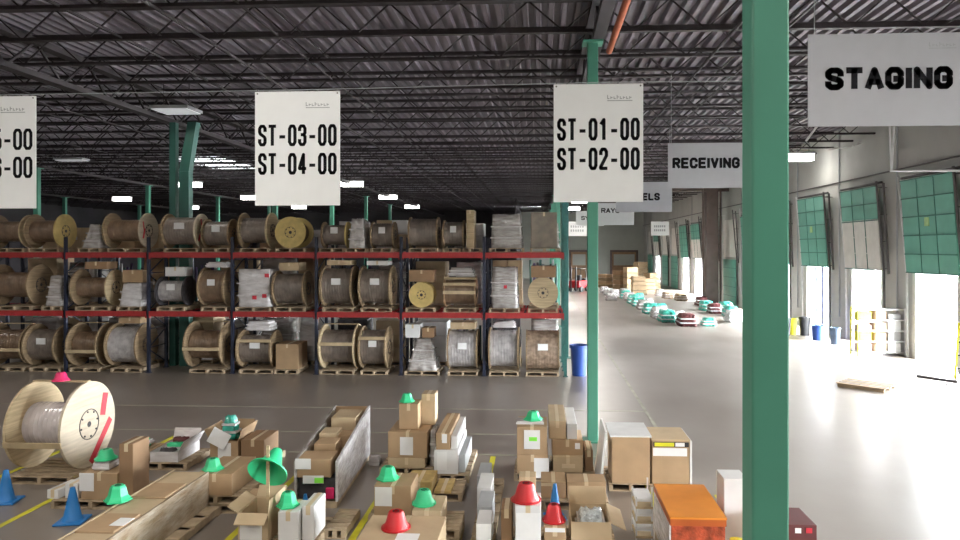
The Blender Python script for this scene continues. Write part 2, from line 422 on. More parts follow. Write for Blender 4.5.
for X, Y in ((-14, 12), (-4.5, 5.9), (-4.5, 15.9), (-14, 1.9), (-4, -4), (6, 11.9), (6, 1.9), (-24, 9.9), (-24, 21.9)):
    if Y > 15 and X > -5: continue
    l = bpy.data.lights.new('tube_light', 'AREA'); l.shape = 'RECTANGLE'; l.size = 2.4; l.size_y = .7; l.energy = LAMPW*(1.6 if Y > 3 else 5.5); l.color = (1, .93, .84)
    o = bpy.data.objects.new('tube_light', l); COL.objects.link(o); o.location = (X, Y, CEIL-1.0)
    r = sempty('ceiling_lamp', (X, Y, CEIL-1.0)); MB().box(-1.25, 1.25, -.36, .36, .08, .16).build('housing', M_lampb, r); MB().box(-1.2, 1.2, -.33, .33, .03, .08).build('diffuser', M_lamp, r); MB().bar((-1, 0, .16), (-1, 0, .96), .012).build('hanger', M_joist, r); MB().bar((1, 0, .16), (1, 0, .96), .012).build('hanger', M_joist, r)

for Y in (39.9, 51.9, 63.9, 75.9):  # unseen fill lights added behind the signs to brighten the far aisle
    light_fixture('%s added fill light from camera over the aisle, hidden behind the signs' % {39.9: 'first', 51.9: 'second', 63.9: 'third', 75.9: 'fourth'}[Y], 3.6, Y, True, power=520)
# ================================================================== SIGNS
GL = {'0': [[(0, .15), (0, .85), (.25, 1), (.75, 1), (1, .85), (1, .15), (.75, 0), (.25, 0), (0, .15)]],
 'S': [[(1, .75), (1, .87), (.75, 1), (.25, 1), (0, .87), (0, .68), (.15, .58), (.85, .42), (1, .32), (1, .13), (.75, 0), (.25, 0), (0, .13), (0, .25)]],
 'T': [[(0, 1), (1, 1)], [(.5, 1), (.5, 0)]], '-': [[(.15, .42), (.85, .42)]],
 '1': [[(.1, .8), (.55, 1), (.55, 0)]],
 '2': [[(0, .75), (0, .87), (.25, 1), (.75, 1), (1, .87), (1, .66), (0, .08), (0, 0), (1, 0)]],
 '3': [[(0, .78), (0, .87), (.25, 1), (.75, 1), (1, .87), (1, .63), (.75, .53), (.4, .53)], [(.75, .53), (1, .43), (1, .13), (.75, 0), (.25, 0), (0, .13), (0, .24)]],
 '4': [[(.72, 0), (.72, 1), (0, .28), (0, .24), (1.05, .24)]],
 '5': [[(.95, 1), (.05, 1), (.05, .56), (.7, .6), (1, .47), (1, .13), (.75, 0), (.25, 0), (0, .13), (0, .24)]],
 '6': [[(1, .76), (1, .87), (.75, 1), (.25, 1), (0, .87), (0, .13), (.25, 0), (.75, 0), (1, .13), (1, .43), (.75, .56), (.25, .56), (0, .43)]]}
def strokes(mb, text, x0, x1, z0, z1, y, th, k=1.45):
    n = len(text); adv = (x1-x0)/n; gw = adv-th*k; gh = (z1-z0)-th
    for i, ch in enumerate(text):
        ox = x0+i*adv+(adv-gw)/2; oz = z0+th/2
        for pl in GL[ch]:
            pts = [(ox+p[0]*gw, oz+p[1]*gh) for p in pl]
            for (ax, az) in pts[1:-1]: mb.bar((ax, y, az), (ax, y-.003, az), th/2, 10)
            for si, ((ax, az), (bx, bz)) in enumerate(zip(pts, pts[1:])):
                dx, dz = bx-ax, bz-az; L = math.hypot(dx, dz)
                if L < 1e-6: continue
                nx, nz = -dz/L*th/2, dx/L*th/2; e0 = th*(.3 if si == 0 else .05); e1 = th*(.3 if si == len(pts)-2 else .05); cx_, cz_ = dx/L, dz/L
                q = [(ax-cx_*e0+nx, az-cz_*e0+nz), (bx+cx_*e1+nx, bz+cz_*e1+nz), (bx+cx_*e1-nx, bz+cz_*e1-nz), (ax-cx_*e0-nx, az-cz_*e0-nz)]
                mb.hexa([(p[0], y, p[1]) for p in q]+[(p[0], y-.003, p[1]) for p in q])
GL.update({'A': [[(0, 0), (.5, 1), (1, 0)], [(.2, .3), (.8, .3)]], 'C': [[(1, .72), (1, .82), (.75, 1), (.25, 1), (0, .8), (0, .2), (.25, 0), (.75, 0), (1, .18), (1, .28)]],
 'G': [[(1, .72), (1, .82), (.75, 1), (.25, 1), (0, .8), (0, .2), (.25, 0), (.75, 0), (1, .18), (1, .46), (.55, .46)]], 'I': [[(.5, 0), (.5, 1)]],
 'N': [[(0, 0), (0, 1), (1, 0), (1, 1)]], 'R': [[(0, 0), (0, 1), (.75, 1), (1, .87), (1, .63), (.75, .5), (0, .5)], [(.5, .5), (1, 0)]],
 'E': [[(1, 1), (0, 1), (0, 0), (1, 0)], [(0, .5), (.88, .5)]], 'V': [[(0, 1), (.5, 0), (1, 1)]], 'L': [[(0, 1), (0, 0), (1, 0)]],
 'Y': [[(0, 1), (.5, .45), (1, 1)], [(.5, .45), (.5, 0)]]})
def strokes2(mb, text, x0, x1, z0, z1, y, th):
    ws = [.42 if c == 'I' else 1 for c in text]; tot = sum(ws); x = x0
    for c, w_ in zip(text, ws):
        a = (x1-x0)*w_/tot
        if c == 'I': strokes(mb, c, x, x+a, z0, z1, y, th, 1.2)
        else:
            strokes(mb, c, x, x+a, z0, z1, y, th, 1.2)
        x += a
def logo(r, cx, cz, wd, y):
    # small faded mark in the sign's upper corner: a wordmark too faint to read, over a thin rule
    mb = MB(); rnd = random.Random(3); x = cx-wd/2; h = wd*.16
    for i in range(8):
        lw = wd/8*.7; hh = h*(1 if i in (0, 3) else .65)
        mb.box(x, x+lw*.35, y-.002, y, cz, cz+hh); mb.box(x+lw*.35, x+lw, y-.002, y, cz+hh*.4*(i % 2), cz+hh*.4*(i % 2)+h*.22); x += wd/8
    mb.box(cx-wd/2, cx+wd/2, y-.002, y, cz-h*.5, cz-h*.3)
    mb.build('logo', M_ink2, r)
CABLEZ = 6.26
def st_sign(lines, label, px0, px1, pyt, pyb, Y):
    pc = (px0+px1)/2; X = XA(pc, Y); wd = (XA(px1, Y)-XA(px0, Y)); z1 = ZA(pc, pyt, Y); z0 = ZA(pc, pyb, Y)
    r = thing('aisle_sign', label, 'sign', (X, Y, z0), 0, 'aisle number signs on the cable'); H = z1-z0
    MB().box(-wd/2, wd/2, -.008, .008, 0, H).build('board', M_sign, r, bevel=.003)
    mb = MB(); th = .046
    tw = wd*.94; strokes(mb, lines[0], -tw/2, tw/2, H*.52, H*.71, -.009, th); strokes(mb, lines[1], -tw/2, tw/2, H*.27, H*.46, -.009, th)
    mb.build('lettering', M_ink, r)
    logo(r, wd*.24, H*.87, wd*.28, -.009)
    for s in (-1, 1): MB().bar((s*wd*.47, -.012, H-.03), (s*wd*.47, .012, H-.03), .012, 8).bar((s*wd*.47, 0, H-.03), (s*wd*.47, .0, H+.03), .005).build('grommet', M_track, r)
    return (X, Y, z1)
a = st_sign(('ST-05-00', 'ST-06-00'), 'white sign reading ST-05-00 ST-06-00, cut off at the left', -51, 36, 96.5, 208.5, 10.2)
b = st_sign(('ST-03-00', 'ST-04-00'), 'white sign reading ST-03-00 over ST-04-00', 255, 340, 91.5, 205.5, 9.95)
c = st_sign(('ST-01-00', 'ST-02-00'), 'white sign reading ST-01-00 over ST-02-00', 553.5, 643, 84, 202, 9.6)
mb = MB(); d = (Vector(c)-Vector(b)); e = Vector(c)+d.normalized()*12.6; s0 = Vector(a)+(Vector(a)-Vector(b)).normalized()*45
for p, q in ((s0, a), (a, b), (b, c), (c, (WALLX, 9.75, c[2]))): mb.bar(Vector(p)+Vector((0, 0, .022)), Vector(q)+Vector((0, 0, .022)), .006, 6)
tag(mb.build('hanging_cable', M_grey), 'thin steel cable holding the aisle number signs', 'cable')
def dept_sign(text, label, px0, px1, pyt, pyb, Y, tx0=None, tx1=None, tyt=None, tyb=None, off=.035, m=M_signg, lg=False):
    X0, X1 = XA(px0, Y), XA(px1, Y); pc = (px0+px1)/2; z1, z0 = ZA(pc, pyt, Y), ZA(pc, pyb, Y); X = (X0+X1)/2
    r = thing('hanging_sign', label, 'sign', (X, Y, z0), 0, 'department signs above the aisle'); wd = X1-X0
    MB().box(-wd/2, wd/2, -.01, .01, 0, z1-z0).build('board', m, r)
    sp = (0 if isinstance(text, str) else 1)
    rows = [text] if not sp else text
    for i, t in enumerate(rows):
        hh = (tyb-tyt)/len(rows); ta = tyt+i*hh
        mb = MB(); zA, zB = ZA(pc, tyb, Y)-z0, ZA(pc, tyt, Y)-z0; strokes2(mb, t, XA(tx0, Y)-X, XA(tx1, Y)-X, zA, zB, -.0125, (zB-zA)*off); mb.build('lettering', M_ink, r)
    if lg: logo(r, wd*.34, (z1-z0)*.85, wd*.17, -.011)
    zc = CEIL-.72
    for s in (-1, 1): MB().bar((s*wd*.46, 0, z1-z0-.02), (s*wd*.46, 0, zc-z0), .006, 5).build('hanger', M_grey, r)
dept_sign('STAGING', 'large grey sign reading STAGING', 808, 968, 33.5, 126, 9.4, 824, 953, 67, 90, .27, lg=True)
dept_sign('RECEIVING', 'grey sign reading RECEIVING beside the big green column', 668, 749, 143, 188, 18.9, 672, 740, 157.5, 168.5, .25)
dept_sign('REELS', 'grey sign whose last letters read ELS, behind the ST-01 sign', 616, 672, 182, 212, 27, 630, 660, 193, 200.5, .25)
dept_sign('RAYC', 'pale sign starting RAYC, half hidden by other signs', 598, 634, 203, 225, 36.9, 601, 620, 208, 213, .22, m=M_sign)
dept_sign('SY', 'small pale sign starting SY, left of the slim green column', 576, 604, 211, 226, 48.9, 581, 589, 216, 220, .22, m=M_sign)
mb = None
def small_sign(label, px0, px1, pyt, pyb, Y):
    X0, X1 = XA(px0, Y), XA(px1, Y); pc = (px0+px1)/2; z1, z0 = ZA(pc, pyt, Y), ZA(pc, pyb, Y); X = (X0+X1)/2; wd = X1-X0; H = z1-z0
    r = thing('hanging_sign', label, 'sign', (X, Y, z0), 0, 'department signs above the aisle')
    MB().box(-wd/2, wd/2, -.02, .02, 0, H).build('board', M_sign, r)
    mb = MB(); n = 6
    for row in (.58, .3):
        for i in range(n): mb.box(-wd*.33+i*wd*.11, -wd*.33+i*wd*.11+wd*.07, -.03, -.021, H*row, H*(row+.15))
    mb.build('lettering', M_ink2, r)
    for s in (-1, 1): MB().bar((s*wd*.46, 0, H-.02), (s*wd*.46, 0, CEIL-.72-z0), .008, 5).build('hanger', M_grey, r)
small_sign('small pale sign with two faint rows, left of the slim green column', 567, 588, 221.5, 236, 56.9)
small_sign('small pale sign with two faint rows, before the far dock doors', 651, 669, 221.5, 235.5, 58.9)
# white pipe frame hanging near the STAGING sign
r = thing('pipe_frame', 'white pipe frame hanging from roof below the STAGING sign', 'pipe', (0, 0, 0))
X = XA(892, 20); z = ZA(892, 171, 20)
MB().bar((X-.12, 20, CEIL-.7), (X-.02, 20, z), .025, 8).bar((X+.1, 20, CEIL-.7), (X, 20, z), .025, 8).build('drop_pipe', M_pipew, r)
MB().bar((X-.05, 20, z), (WALLX, 20, z), .03, 8).build('cross_pipe', M_pipew, r)
MB().bar((XA(806, 20), 20, ZA(806, 141, 20)), (XA(850, 20), 20, CEIL-.72), .03, 8).build('brace_pipe', M_pipew, r)
# ceiling fan
Xf, zf = XA(857, 31), ZA(857, 146, 31)
r = thing('ceiling_fan', 'large pale ceiling fan below the roof by the dock wall', 'fan', (Xf, 31, zf))
MB().bar((0, 0, 0), (0, 0, CEIL-.72-zf), .03, 8).build('rod', M_pipew, r); MB().lathe([(.0, -.12), (.16, -.1), (.2, 0), (.16, .1), (0, .14)], 16).build('hub', M_pipew, r, smooth=True)
for i in range(3):
    t = .2+i*2*math.pi/3; mb = MB().box(.15, 1.25, -.08, .08, -.01, .01); o = mb.build('blade', M_pipew, r); o.rotation_euler = (.15, 0, t)

# ================================================================== PALLETS
def pallet(label, X, Y, z=0, w_=1.05, d=1.1, rz=0, m=M_pal, group=None):
    r = thing('pallet', label, 'pallet', (X, Y, z), rz, group); H = .13
    mb = MB(); n = 6
    for i in range(n):
        y = -d/2+d*(i+.5)/n; mb.box(-w_/2, w_/2, y-d/n*.36, y+d/n*.36, H-.02, H)
    mb.build('top_deck', m, r)
    for x in (-w_/2+.03, 0, w_/2-.03): MB().box(x-.03, x+.03, -d/2, d/2, .02, H-.02).build('stringer', m, r)
    mb = MB()
    for y in (-d/2+.06, 0, d/2-.06): mb.box(-w_/2, w_/2, y-.05, y+.05, 0, .02)
    mb.build('bottom_deck', m, r)
    return r
# ================================================================== CABLE REELS
def reel(label, X, Y, z, d, wd, drum=M_cable, wood=M_wood2, fw=None, fill=.72, battens=(), rz=0, marks=None, holes=True, group='cable reels on the pallet rack', name='cable_reel', lab=False):
    """axis along local X; z is the resting height"""
    R = d/2; r = thing(name, label, 'cable reel', (X, Y, z+R), rz, group); t = .045
    ha = .035
    for s in (-1, 1):
        x0 = s*(wd/2-t/2)
        wm = fw if (fw and s > 0) else wood
        mb = MB().lathe([(ha, -t/2), (R, -t/2), (R, t/2), (ha, t/2)], 40, (x0, 0, 0), 'X', close=True)
        fl = mb.build('flange', wm, r, smooth=True)
        mb = MB(); mb.lathe([(R*.34, -.008), (R*.36, -.008), (R*.36, .008), (R*.34, .008)], 28, (x0+s*t/2, 0, 0), 'X', close=True)
        for i in range(8 if holes else 0):
            a = i*math.pi/4+.2; mb.bar((x0+s*(t/2-.01), R*.3*math.cos(a), R*.3*math.sin(a)), (x0+s*(t/2+.012), R*.3*math.cos(a), R*.3*math.sin(a)), .018, 6)
        mb.bar((x0+s*(t/2-.01), 0, 0), (x0+s*(t/2+.006), 0, 0), .05, 12)
        mb.build('bolt_ring', M_dark, fl)
        if marks and s > 0:
            mb = MB(); xf = x0+t/2
            for (y0, zz0, y1, zz1, th) in marks:
                a = Vector((xf+.003, y0*R, zz0*R)); b = Vector((xf+.003, y1*R, zz1*R)); dd = (b-a).normalized(); nn = Vector((0, -dd.z, dd.y))*th*R/2
                mb.hexa([a+nn, b+nn, b-nn, a-nn]+[p+Vector((.003, 0, 0)) for p in (a+nn, b+nn, b-nn, a-nn)])
            mb.build('red_paint_mark', M_red, fl)
    L = wd/2-t
    cab = MB().lathe([(.0, -L), (R*fill, -L), (R*fill, L), (0, L)], 40, axis='X').build('wound_cable', drum, r, smooth=True)
    mb = MB()   # turns of cable standing slightly proud
    nt = max(5, int(wd/.09))
    for i in range(nt):
        x = -L+2*L*(i+.5)/nt; h = L/nt*.8; mb.lathe([(R*fill-.01, x-h), (R*fill+.008, x-h*.3), (R*fill+.008, x+h*.3), (R*fill-.01, x+h)], 32, axis='X')
    mb.build('cable_turns', drum, cab, smooth=True)
    if lab:
        MB().box(-L*.3, L*.35, -R*fill-.02, -R*fill-.012, R*.1, R*.1+.2).build('paper_label', M_paper, r)
    for a in battens:
        a = math.radians(a); c, s_ = math.cos(a), math.sin(a); mb = MB(); hw = .05
        mb.box(-wd/2, wd/2, -hw, hw, 0, .025); o = mb.build('batten', M_wood if wood is not M_woodp else M_woodp, r)
        # local +Z -> radial direction (angle from -Y axis upward)
        o.rotation_euler = (math.atan2(c, s_)+0, 0, 0); o.location = (0, -c*R*.995, s_*R*.995)
    return r

# ================================================================== RACK
RY = 21.8; RD = 1.05; POSTPX = [565.5, 484, 401, 316, 232, 148, 65, -18, -100]
PX = [XA(p, RY) for p in POSTPX]; L1, L2 = 1.98, 3.86
def rack(label, y0, pm, bm, top=4.35):
    r = thing('pallet_rack', label, 'rack', (0, y0, 0))
    for i, x in enumerate(PX):
        m = M_postg if i == 0 else pm
        mb = MB()
        for y in (0, RD): mb.box(x-.045, x+.045, y, y+.08, 0, top); mb.box(x-.08, x+.08, y-.04, y+.12, 0, .015)
        zz = .2; k = 0
        while zz < top-.6:
            ya, yb = (.04, RD+.04) if k % 2 else (RD+.04, .04); mb.bar((x, ya, zz), (x, yb, zz+.55), .02); zz += .6; k += 1
            mb.bar((x, .04, zz), (x, RD+.04, zz), .018)
        mb.build('upright_frame', m, r)
    for a, b in zip(PX, PX[1:]):
        for z in (L1, L2):
            for y in (-.03, RD+.06):
                mb = MB().box(b+.045, a-.045, y, y+.05, z-.17, z)
                mb.box(b+.045, b+.075, y-.01, y+.055, z-.22, z-.0); mb.box(a-.075, a-.045, y-.01, y+.055, z-.22, z-.0)
                mb.build('beam', bm, r)
            mb = MB(); n = 7
            for i in range(n):
                x = b+.15+(a-b-.3)*i/(n-1); mb.box(x-.02, x+.02, .02, RD+.06, z-.05, z-.002)
            mb.build('deck_support', pm, r)
    return r
rack('front row of red beamed pallet racking holding cable reels', RY, M_post, M_beam)
RY2 = 23.55
rack('rear row of red beamed pallet racking behind the reels', RY2, M_post, M_beam)
ORD = ['right end bay', 'second bay from right', 'third bay from right', 'fourth bay from right', 'fifth bay from right', 'sixth bay from right', 'seventh bay from right', 'leftmost bay']
def bay_of(x):
    for i in range(len(PX)-1):
        if x > PX[i+1]: return i, ('right' if x > (PX[i]+PX[i+1])/2 else 'left')
    return 7, 'left'
LV = {0: (.0, 'floor level'), 1: (L1, 'middle level'), 2: (L2, 'top level')}
def where(x, lv):
    i, s = bay_of(x); return '%s, %s' % (LV[lv][1], ORD[i])
used = set()
def uniq(lb):
    return lb
PYC = RY+.54
RP = {}
def rp(px0, px1, lv, desc=''):      # pallet under a load on the rack
    x = (XA(px0, RY+.1)+XA(px1, RY+.1))/2; z = LV[lv][0]; wd = max(.7, XA(px1, RY)-XA(px0, RY))
    i, s = bay_of(x)
    # stay inside the bay
    wd = min(wd, 1.15); x = min(max(x, PX[i+1]+.1+wd/2), PX[i]-.1-wd/2)
    lb = 'pallet under '+desc+', '+where(x, lv)
    k = (i, s, lv)
    pallet(lb, x, PYC, z+.004, wd, 1.08, 0, M_pal, 'pallets on the pallet rack'); return x, z+.136
M1 = [(-.6, -.45, -.45, .1, .14), (-.5, .0, -.62, .5, .1)]
LABN = [0]
def rreel(px0, px1, d, lv, desc, **k):
    LABN[0] += 1; k['lab'] = LABN[0] % 3 != 1 and k.get('fill', .7) > .68
    wd = XA(px1, RY+.3)-XA(px0, RY+.3)
    x, z = rp(px0, px1, lv, desc); x = (XA(px0, RY+.3)+XA(px1, RY+.3))/2
    i, s = bay_of(x); x = min(max(x, PX[i+1]+.1+wd/2), PX[i]-.1-wd/2)
    return reel(desc+' on '+where(x, lv), x, PYC, z, d, wd, **k)
B = (0,)
# floor level
rreel(-10, 27, 1.36, 0, 'brown wooden cable reel', drum=M_cableb, fill=.7, battens=(-8, 90))
rreel(31, 62, 1.36, 0, 'dull wooden cable reel', drum=M_cable, fill=.74)
rreel(71, 101, 1.40, 0, 'open wooden reel with front batten', drum=M_cableb, fill=.6, battens=(-12, 90))
rreel(112, 143, 1.40, 0, 'wooden reel of silver wrapped cable', drum=M_cables, fill=.82)
rreel(190, 226, 1.46, 0, 'wooden reel with batten across front', drum=M_cableb, fill=.62, battens=(-5, 90))
rreel(240, 274, 1.20, 0, 'small wooden reel of grey cable', drum=M_cable, fill=.74, battens=(30,))
rreel(319, 354, 1.40, 0, 'pale wooden reel with front batten', drum=M_cable, fill=.74, wood=M_wood, battens=(12, 90))
rreel(361, 388, 1.36, 0, 'narrow wooden reel of grey cable', drum=M_cable, fill=.8, wood=M_wood2, battens=(30,))
rreel(448, 478, 1.28, 0, 'dark flanged reel of silver cable', drum=M_cables, fill=.9)
rreel(489, 519, 1.34, 0, 'reel of silver wrapped cable', drum=M_cables, fill=.86)
rreel(526, 559, 1.26, 0, 'brown film wrapped wooden reel', drum=mat('brown_film_wrapped', (.30, .22, .16), .25, var=.4, scale=7, coat=.5), fill=.97)
# middle level
rreel(-4, 36, 1.34, 1, 'wooden reel with broad outer flange', drum=M_cableb, fill=.6, fw=M_wood2)
rreel(76, 112, 1.18, 1, 'open wooden reel of thin brown cable', drum=M_cableb, fill=.55, fw=M_wood)
rreel(158, 186, .95, 1, 'low dark reel of grey cable', drum=M_cables, wood=M_dark, fill=.7)
rreel(202, 228, 1.25, 1, 'narrow wooden reel of brown cable', drum=M_cableb, fill=.85)
rreel(275, 306, 1.15, 1, 'wooden reel of grey cable', drum=M_cable, fill=.82)
rreel(323, 354, 1.32, 1, 'wooden reel of dark grey cable', drum=M_cable, fill=.85)
rreel(361, 392, 1.32, 1, 'wooden reel of thin ringed cable', drum=M_cable, fill=.82)
rreel(444, 476, .98, 1, 'dark brown slatted wooden reel', drum=M_cableb, fill=.8, wood=M_card3, battens=(0, 30, 60))
# top level
rreel(-8, 26, 1.10, 2, 'wooden reel with grey wooden flange', drum=M_cableb, fill=.6, fw=M_wood)
rreel(30, 61, 1.12, 2, 'wooden reel with yellow flange', drum=M_cableb, fill=.62, fw=M_woody)
rreel(108, 145, 1.15, 2, 'wooden reel with pale flange marked red', drum=M_cableb, fill=.6, fw=M_woodp, marks=M1)
rreel(165, 199, 1.12, 2, 'grey reel with white flange painted red', drum=M_cable, fill=.78, fw=M_woodp, marks=[(-.5, -.6, -.1, .1, .2), (-.1, 0, -.2, .7, .16)])
rreel(204, 231, .95, 2, 'low grey cable reel', drum=M_cable, fill=.8)
rreel(241, 270, 1.15, 2, 'wooden reel with grey outer flange', drum=M_cable, fill=.7, fw=M_wood)
rreel(320, 345, .85, 2, 'small reel with yellow edged flange', drum=M_cable, fill=.75, fw=M_woody)
rreel(371, 394, .85, 2, 'small grey cable reel', drum=M_cable, fill=.86)
rreel(409, 438, 1.0, 2, 'dark wooden reel with tan side', drum=M_cable, fill=.88, fw=M_wood2)
rreel(443, 464, .9, 2, 'squat reel of dull cable', drum=M_cable, fill=.85)

# discs facing the camera (reels standing with the flange to the front)
def disc_reel(px, d, lv, desc, wd=.55, wood=M_woody):
    x, z = rp(px-15, px+15, lv, desc)
    return reel(desc+' on '+where(x, lv), x, PYC-.1, z, d, wd, drum=M_cableb, wood=wood, fw=wood, fill=.7, rz=-math.pi/2)
disc_reel(291, 1.0, 2, 'round yellow wooden reel facing the front', wd=.8)
disc_reel(421, .80, 1, 'small yellow wooden reel facing front with label')
disc_reel(543, .95, 1, 'round tan wooden reel facing front', wood=M_wood)

# wrapped loads, cartons on the rack
def blob(name, label, cat, X, Y, z, wx, wy, h, m, group=None, taper=.8, rz=0, seed=1, lumps=.06, extra=None):
    rnd = random.Random(seed); r = thing(name, label, cat, (X, Y, z), rz, group)
    bm = bmesh.new(); n = 10; lay = 7; rings = []
    for j in range(lay):
        f = j/(lay-1); s = 1-(1-taper)*f; ring = []
        for i in range(4*n):
            side, q = divmod(i, n); q = q/n*2-1
            p = [(q, -1), (1, q), (-q, 1), (-1, -q)][side]
            k = 1-.06*(abs(p[0]*p[1])**3)
            ring.append(bm.verts.new((p[0]*wx/2*s*k*(1-rnd.random()*lumps), p[1]*wy/2*s*k*(1-rnd.random()*lumps), h*f*(1 if j == 0 else 1-rnd.random()*lumps*.5))))
        rings.append(ring)
    for A, B_ in zip(rings, rings[1:]):
        for i in range(4*n): bm.faces.new([A[i], A[(i+1) % (4*n)], B_[(i+1) % (4*n)], B_[i]])
    top = bm.verts.new((0, 0, h*.98))
    for i in range(4*n): bm.faces.new([rings[-1][i], rings[-1][(i+1) % (4*n)], top])
    bm.faces.new(rings[0][::-1])
    me = bpy.data.meshes.new('wrapped_body'); bmesh.ops.recalc_face_normals(bm, faces=bm.faces); bm.to_mesh(me); bm.free(); me.materials.append(m)
    for p in me.polygons: p.use_smooth = True
    o = bpy.data.objects.new('wrapped_body', me); COL.objects.link(o); o.parent = r
    mb = MB()
    for f in (.3, .62):   # bands of film
        s = 1-(1-taper)*f; mb.box(-wx/2*s-.004, wx/2*s+.004, -wy/2*s-.004, wy/2*s+.004, h*f-.02, h*f+.02)
    mb.build('film_band', M_wrapw, r)
    return r
def sticker(parent, x0, x1, z0, z1, y, m, name='sticker'):
    return MB().box(x0, x1, y-.006, y, z0, z1).build(name, m, parent)
def carton(label, X0, X1, Y, D, z0, z1, m=M_card, rz=0, paper=None, name='carton', cat='box', group=None, open_=False, tape=True, flaps=None, spots=None):
    X = (X0+X1)/2; wd = X1-X0; H = z1-z0; z0 += .003; H -= .003; r = thing(name, label, cat, (X, Y+D/2, z0), rz, group); t = .012
    if open_:
        mb = MB(); mb.box(-wd/2, wd/2, -D/2, D/2, 0, t); mb.box(-wd/2, wd/2, -D/2, -D/2+t, t, H); mb.box(-wd/2, wd/2, D/2-t, D/2, t, H)
        mb.box(-wd/2, -wd/2+t, -D/2+t, D/2-t, t, H); mb.box(wd/2-t, wd/2, -D/2+t, D/2-t, t, H); mb.build('body', m, r)
        fl = min(wd, D)*.42
        for (hx, hy, ax, ay, ang) in flaps or ((0, -1, 1, 0, -35), (0, 1, 1, 0, 40), (-1, 0, 0, 1, 30), (1, 0, 0, 1, -25)):
            a = math.radians(ang); mb = MB()
            if hy:   # front / back flap
                y0 = hy*D/2; c, s_ = math.cos(a), math.sin(a); e = (y0+hy*fl*c, H+fl*s_)
                mb.hexa([(-wd/2, y0, H), (wd/2, y0, H), (wd/2, e[0], e[1]), (-wd/2, e[0], e[1])]+[(-wd/2, y0, H+t), (wd/2, y0, H+t), (wd/2, e[0], e[1]+t), (-wd/2, e[0], e[1]+t)])
            else:
                x0 = hx*wd/2; c, s_ = math.cos(a), math.sin(a); e = (x0+hx*fl*c, H+fl*s_)
                mb.hexa([(x0, -D/2, H), (x0, D/2, H), (e[0], D/2, e[1]), (e[0], -D/2, e[1])]+[(x0, -D/2, H+t), (x0, D/2, H+t), (e[0], D/2, e[1]+t), (e[0], -D/2, e[1]+t)])
            mb.build('flap', m, r)
    else:
        MB().box(-wd/2, wd/2, -D/2, D/2, 0, H).build('body', m, r, bevel=.008)
        if tape:
            k = .03; MB().box(-k, k, -D/2-.002, D/2+.002, max(.004, H-.12), H+.002).build('tape', M_tape, r)
    for p in paper or ():
        a, b, c, d = p[:4]; mm = p[4] if len(p) > 4 else M_paper
        MB().box(XA(a, Y)-X, XA(b, Y)-X, -D/2-.008, -D/2-.003, ZA((a+b)/2, d, Y)-z0, ZA((a+b)/2, c, Y)-z0).build('paper_label' if mm is M_paper else 'sticker', mm, r)
    return r
def rbox(px0, px1, h, lv, desc, m=M_card, D=1.0, kind='box', **k):
    x, z = rp(px0, px1, lv, desc); wd = (XA(px1, RY)-XA(px0, RY))*.94
    if kind == 'box': return carton(desc+' on '+where(x, lv), x-wd/2, x+wd/2, PYC-D/2, D, z, z+h, m, **k)
    o = blob('wrapped_load', desc+' on '+where(x, lv), 'wrapped load', x, PYC, z, wd, D, h, m, **k); o['w'] = wd; return o
rbox(275, 299, .8, 0, 'plain cardboard carton in front of a reel', D=.9)
o = rbox(403, 438, 1.0, 0, 'silver film wrapped mound', M_wrap, kind='w', taper=.45, seed=4, lumps=.14)
o2 = rbox(235, 271, 1.22, 1, 'pale film wrapped crate with red dots', M_wrapw, kind='w', taper=.98, seed=5)
for dx, dz in ((.38, .95), (-.02, .25), (.3, .3)): sticker(o2, dx, dx+.14, dz, dz+.12, -.53, M_red)
o3 = rbox(489, 520, 1.3, 1, 'silver film wrapped load with red dot', M_wrap, kind='w', taper=.9, seed=6, lumps=.1); sticker(o3, -.02, .08, .62, .72, -.5, M_red)
rbox(45, 62, 1.0, 1, 'narrow silver wrapped load', M_wrap, kind='w', taper=.7, seed=7)
rbox(118, 143, .75, 1, 'low white wrapped carton stack', M_wrapw, kind='w', seed=8)
rbox(80, 102, .78, 2, 'silver film wrapped bundle', M_wrap, kind='w', taper=.5, seed=9, lumps=.14)
rbox(347, 366, .95, 2, 'crumpled white plastic covered load', M_wrapw, kind='w', taper=.75, seed=10, lumps=.16)
rbox(489, 524, 1.08, 2, 'grey film wrapped coil load', M_wrap, kind='w', taper=.92, seed=11, lumps=.1)
rbox(530, 558, 1.12, 2, 'dull grey brown crate', mat('grey_brown_crate', (.17, .14, .11), .5, var=.3), D=.9)
rbox(474, 482, 1.2, 2, 'narrow pale wooden crate', M_wood, D=.8)
# things stacked on top of front loads
def onrack(label, px0, px1, lv, zoff, h, m, D=.7, kind='box', seed=1, **k):
    X0, X1 = XA(px0, RY+.1), XA(px1, RY+.1); z = LV[lv][0]+zoff+.014
    if kind == 'box': return carton(label, X0, X1, PYC-D/2, D, z, z+h, m, **k)
    return blob('wrapped_load', label, 'wrapped load', (X0+X1)/2, PYC, z, X1-X0, D, h, m, seed=seed, **k)
onrack('cardboard carton lying on a reel, middle level of fourth bay from right', 278, 298, 1, .13+1.15, .26, M_card2)
onrack('small white carton with lime sticker on the silver mound', 404, 419, 0, .13+1.0, .42, M_white, D=.5, spots=1)
onrack('dark carton behind lime stickered carton on the silver mound', 421, 433, 0, .13+1.0, .32, M_card3, D=.5)
onrack('flat brown box on the front facing yellow reel', 408, 433, 1, .13+.8, .38, M_card3, D=.55)
onrack('brown carton over the round tan reel, middle level', 531, 556, 1, .13+.95, .36, M_card3, D=.8)
onrack('dull film wrapped coil on the dark slatted reel, middle level', 447, 474, 1, .13+.98, .28, M_wrap, kind='b', seed=21)
onrack('white foam wrapped roll on narrow brown reel, middle level', 203, 226, 1, .13+1.25, .18, M_wrapw, kind='b', seed=22)

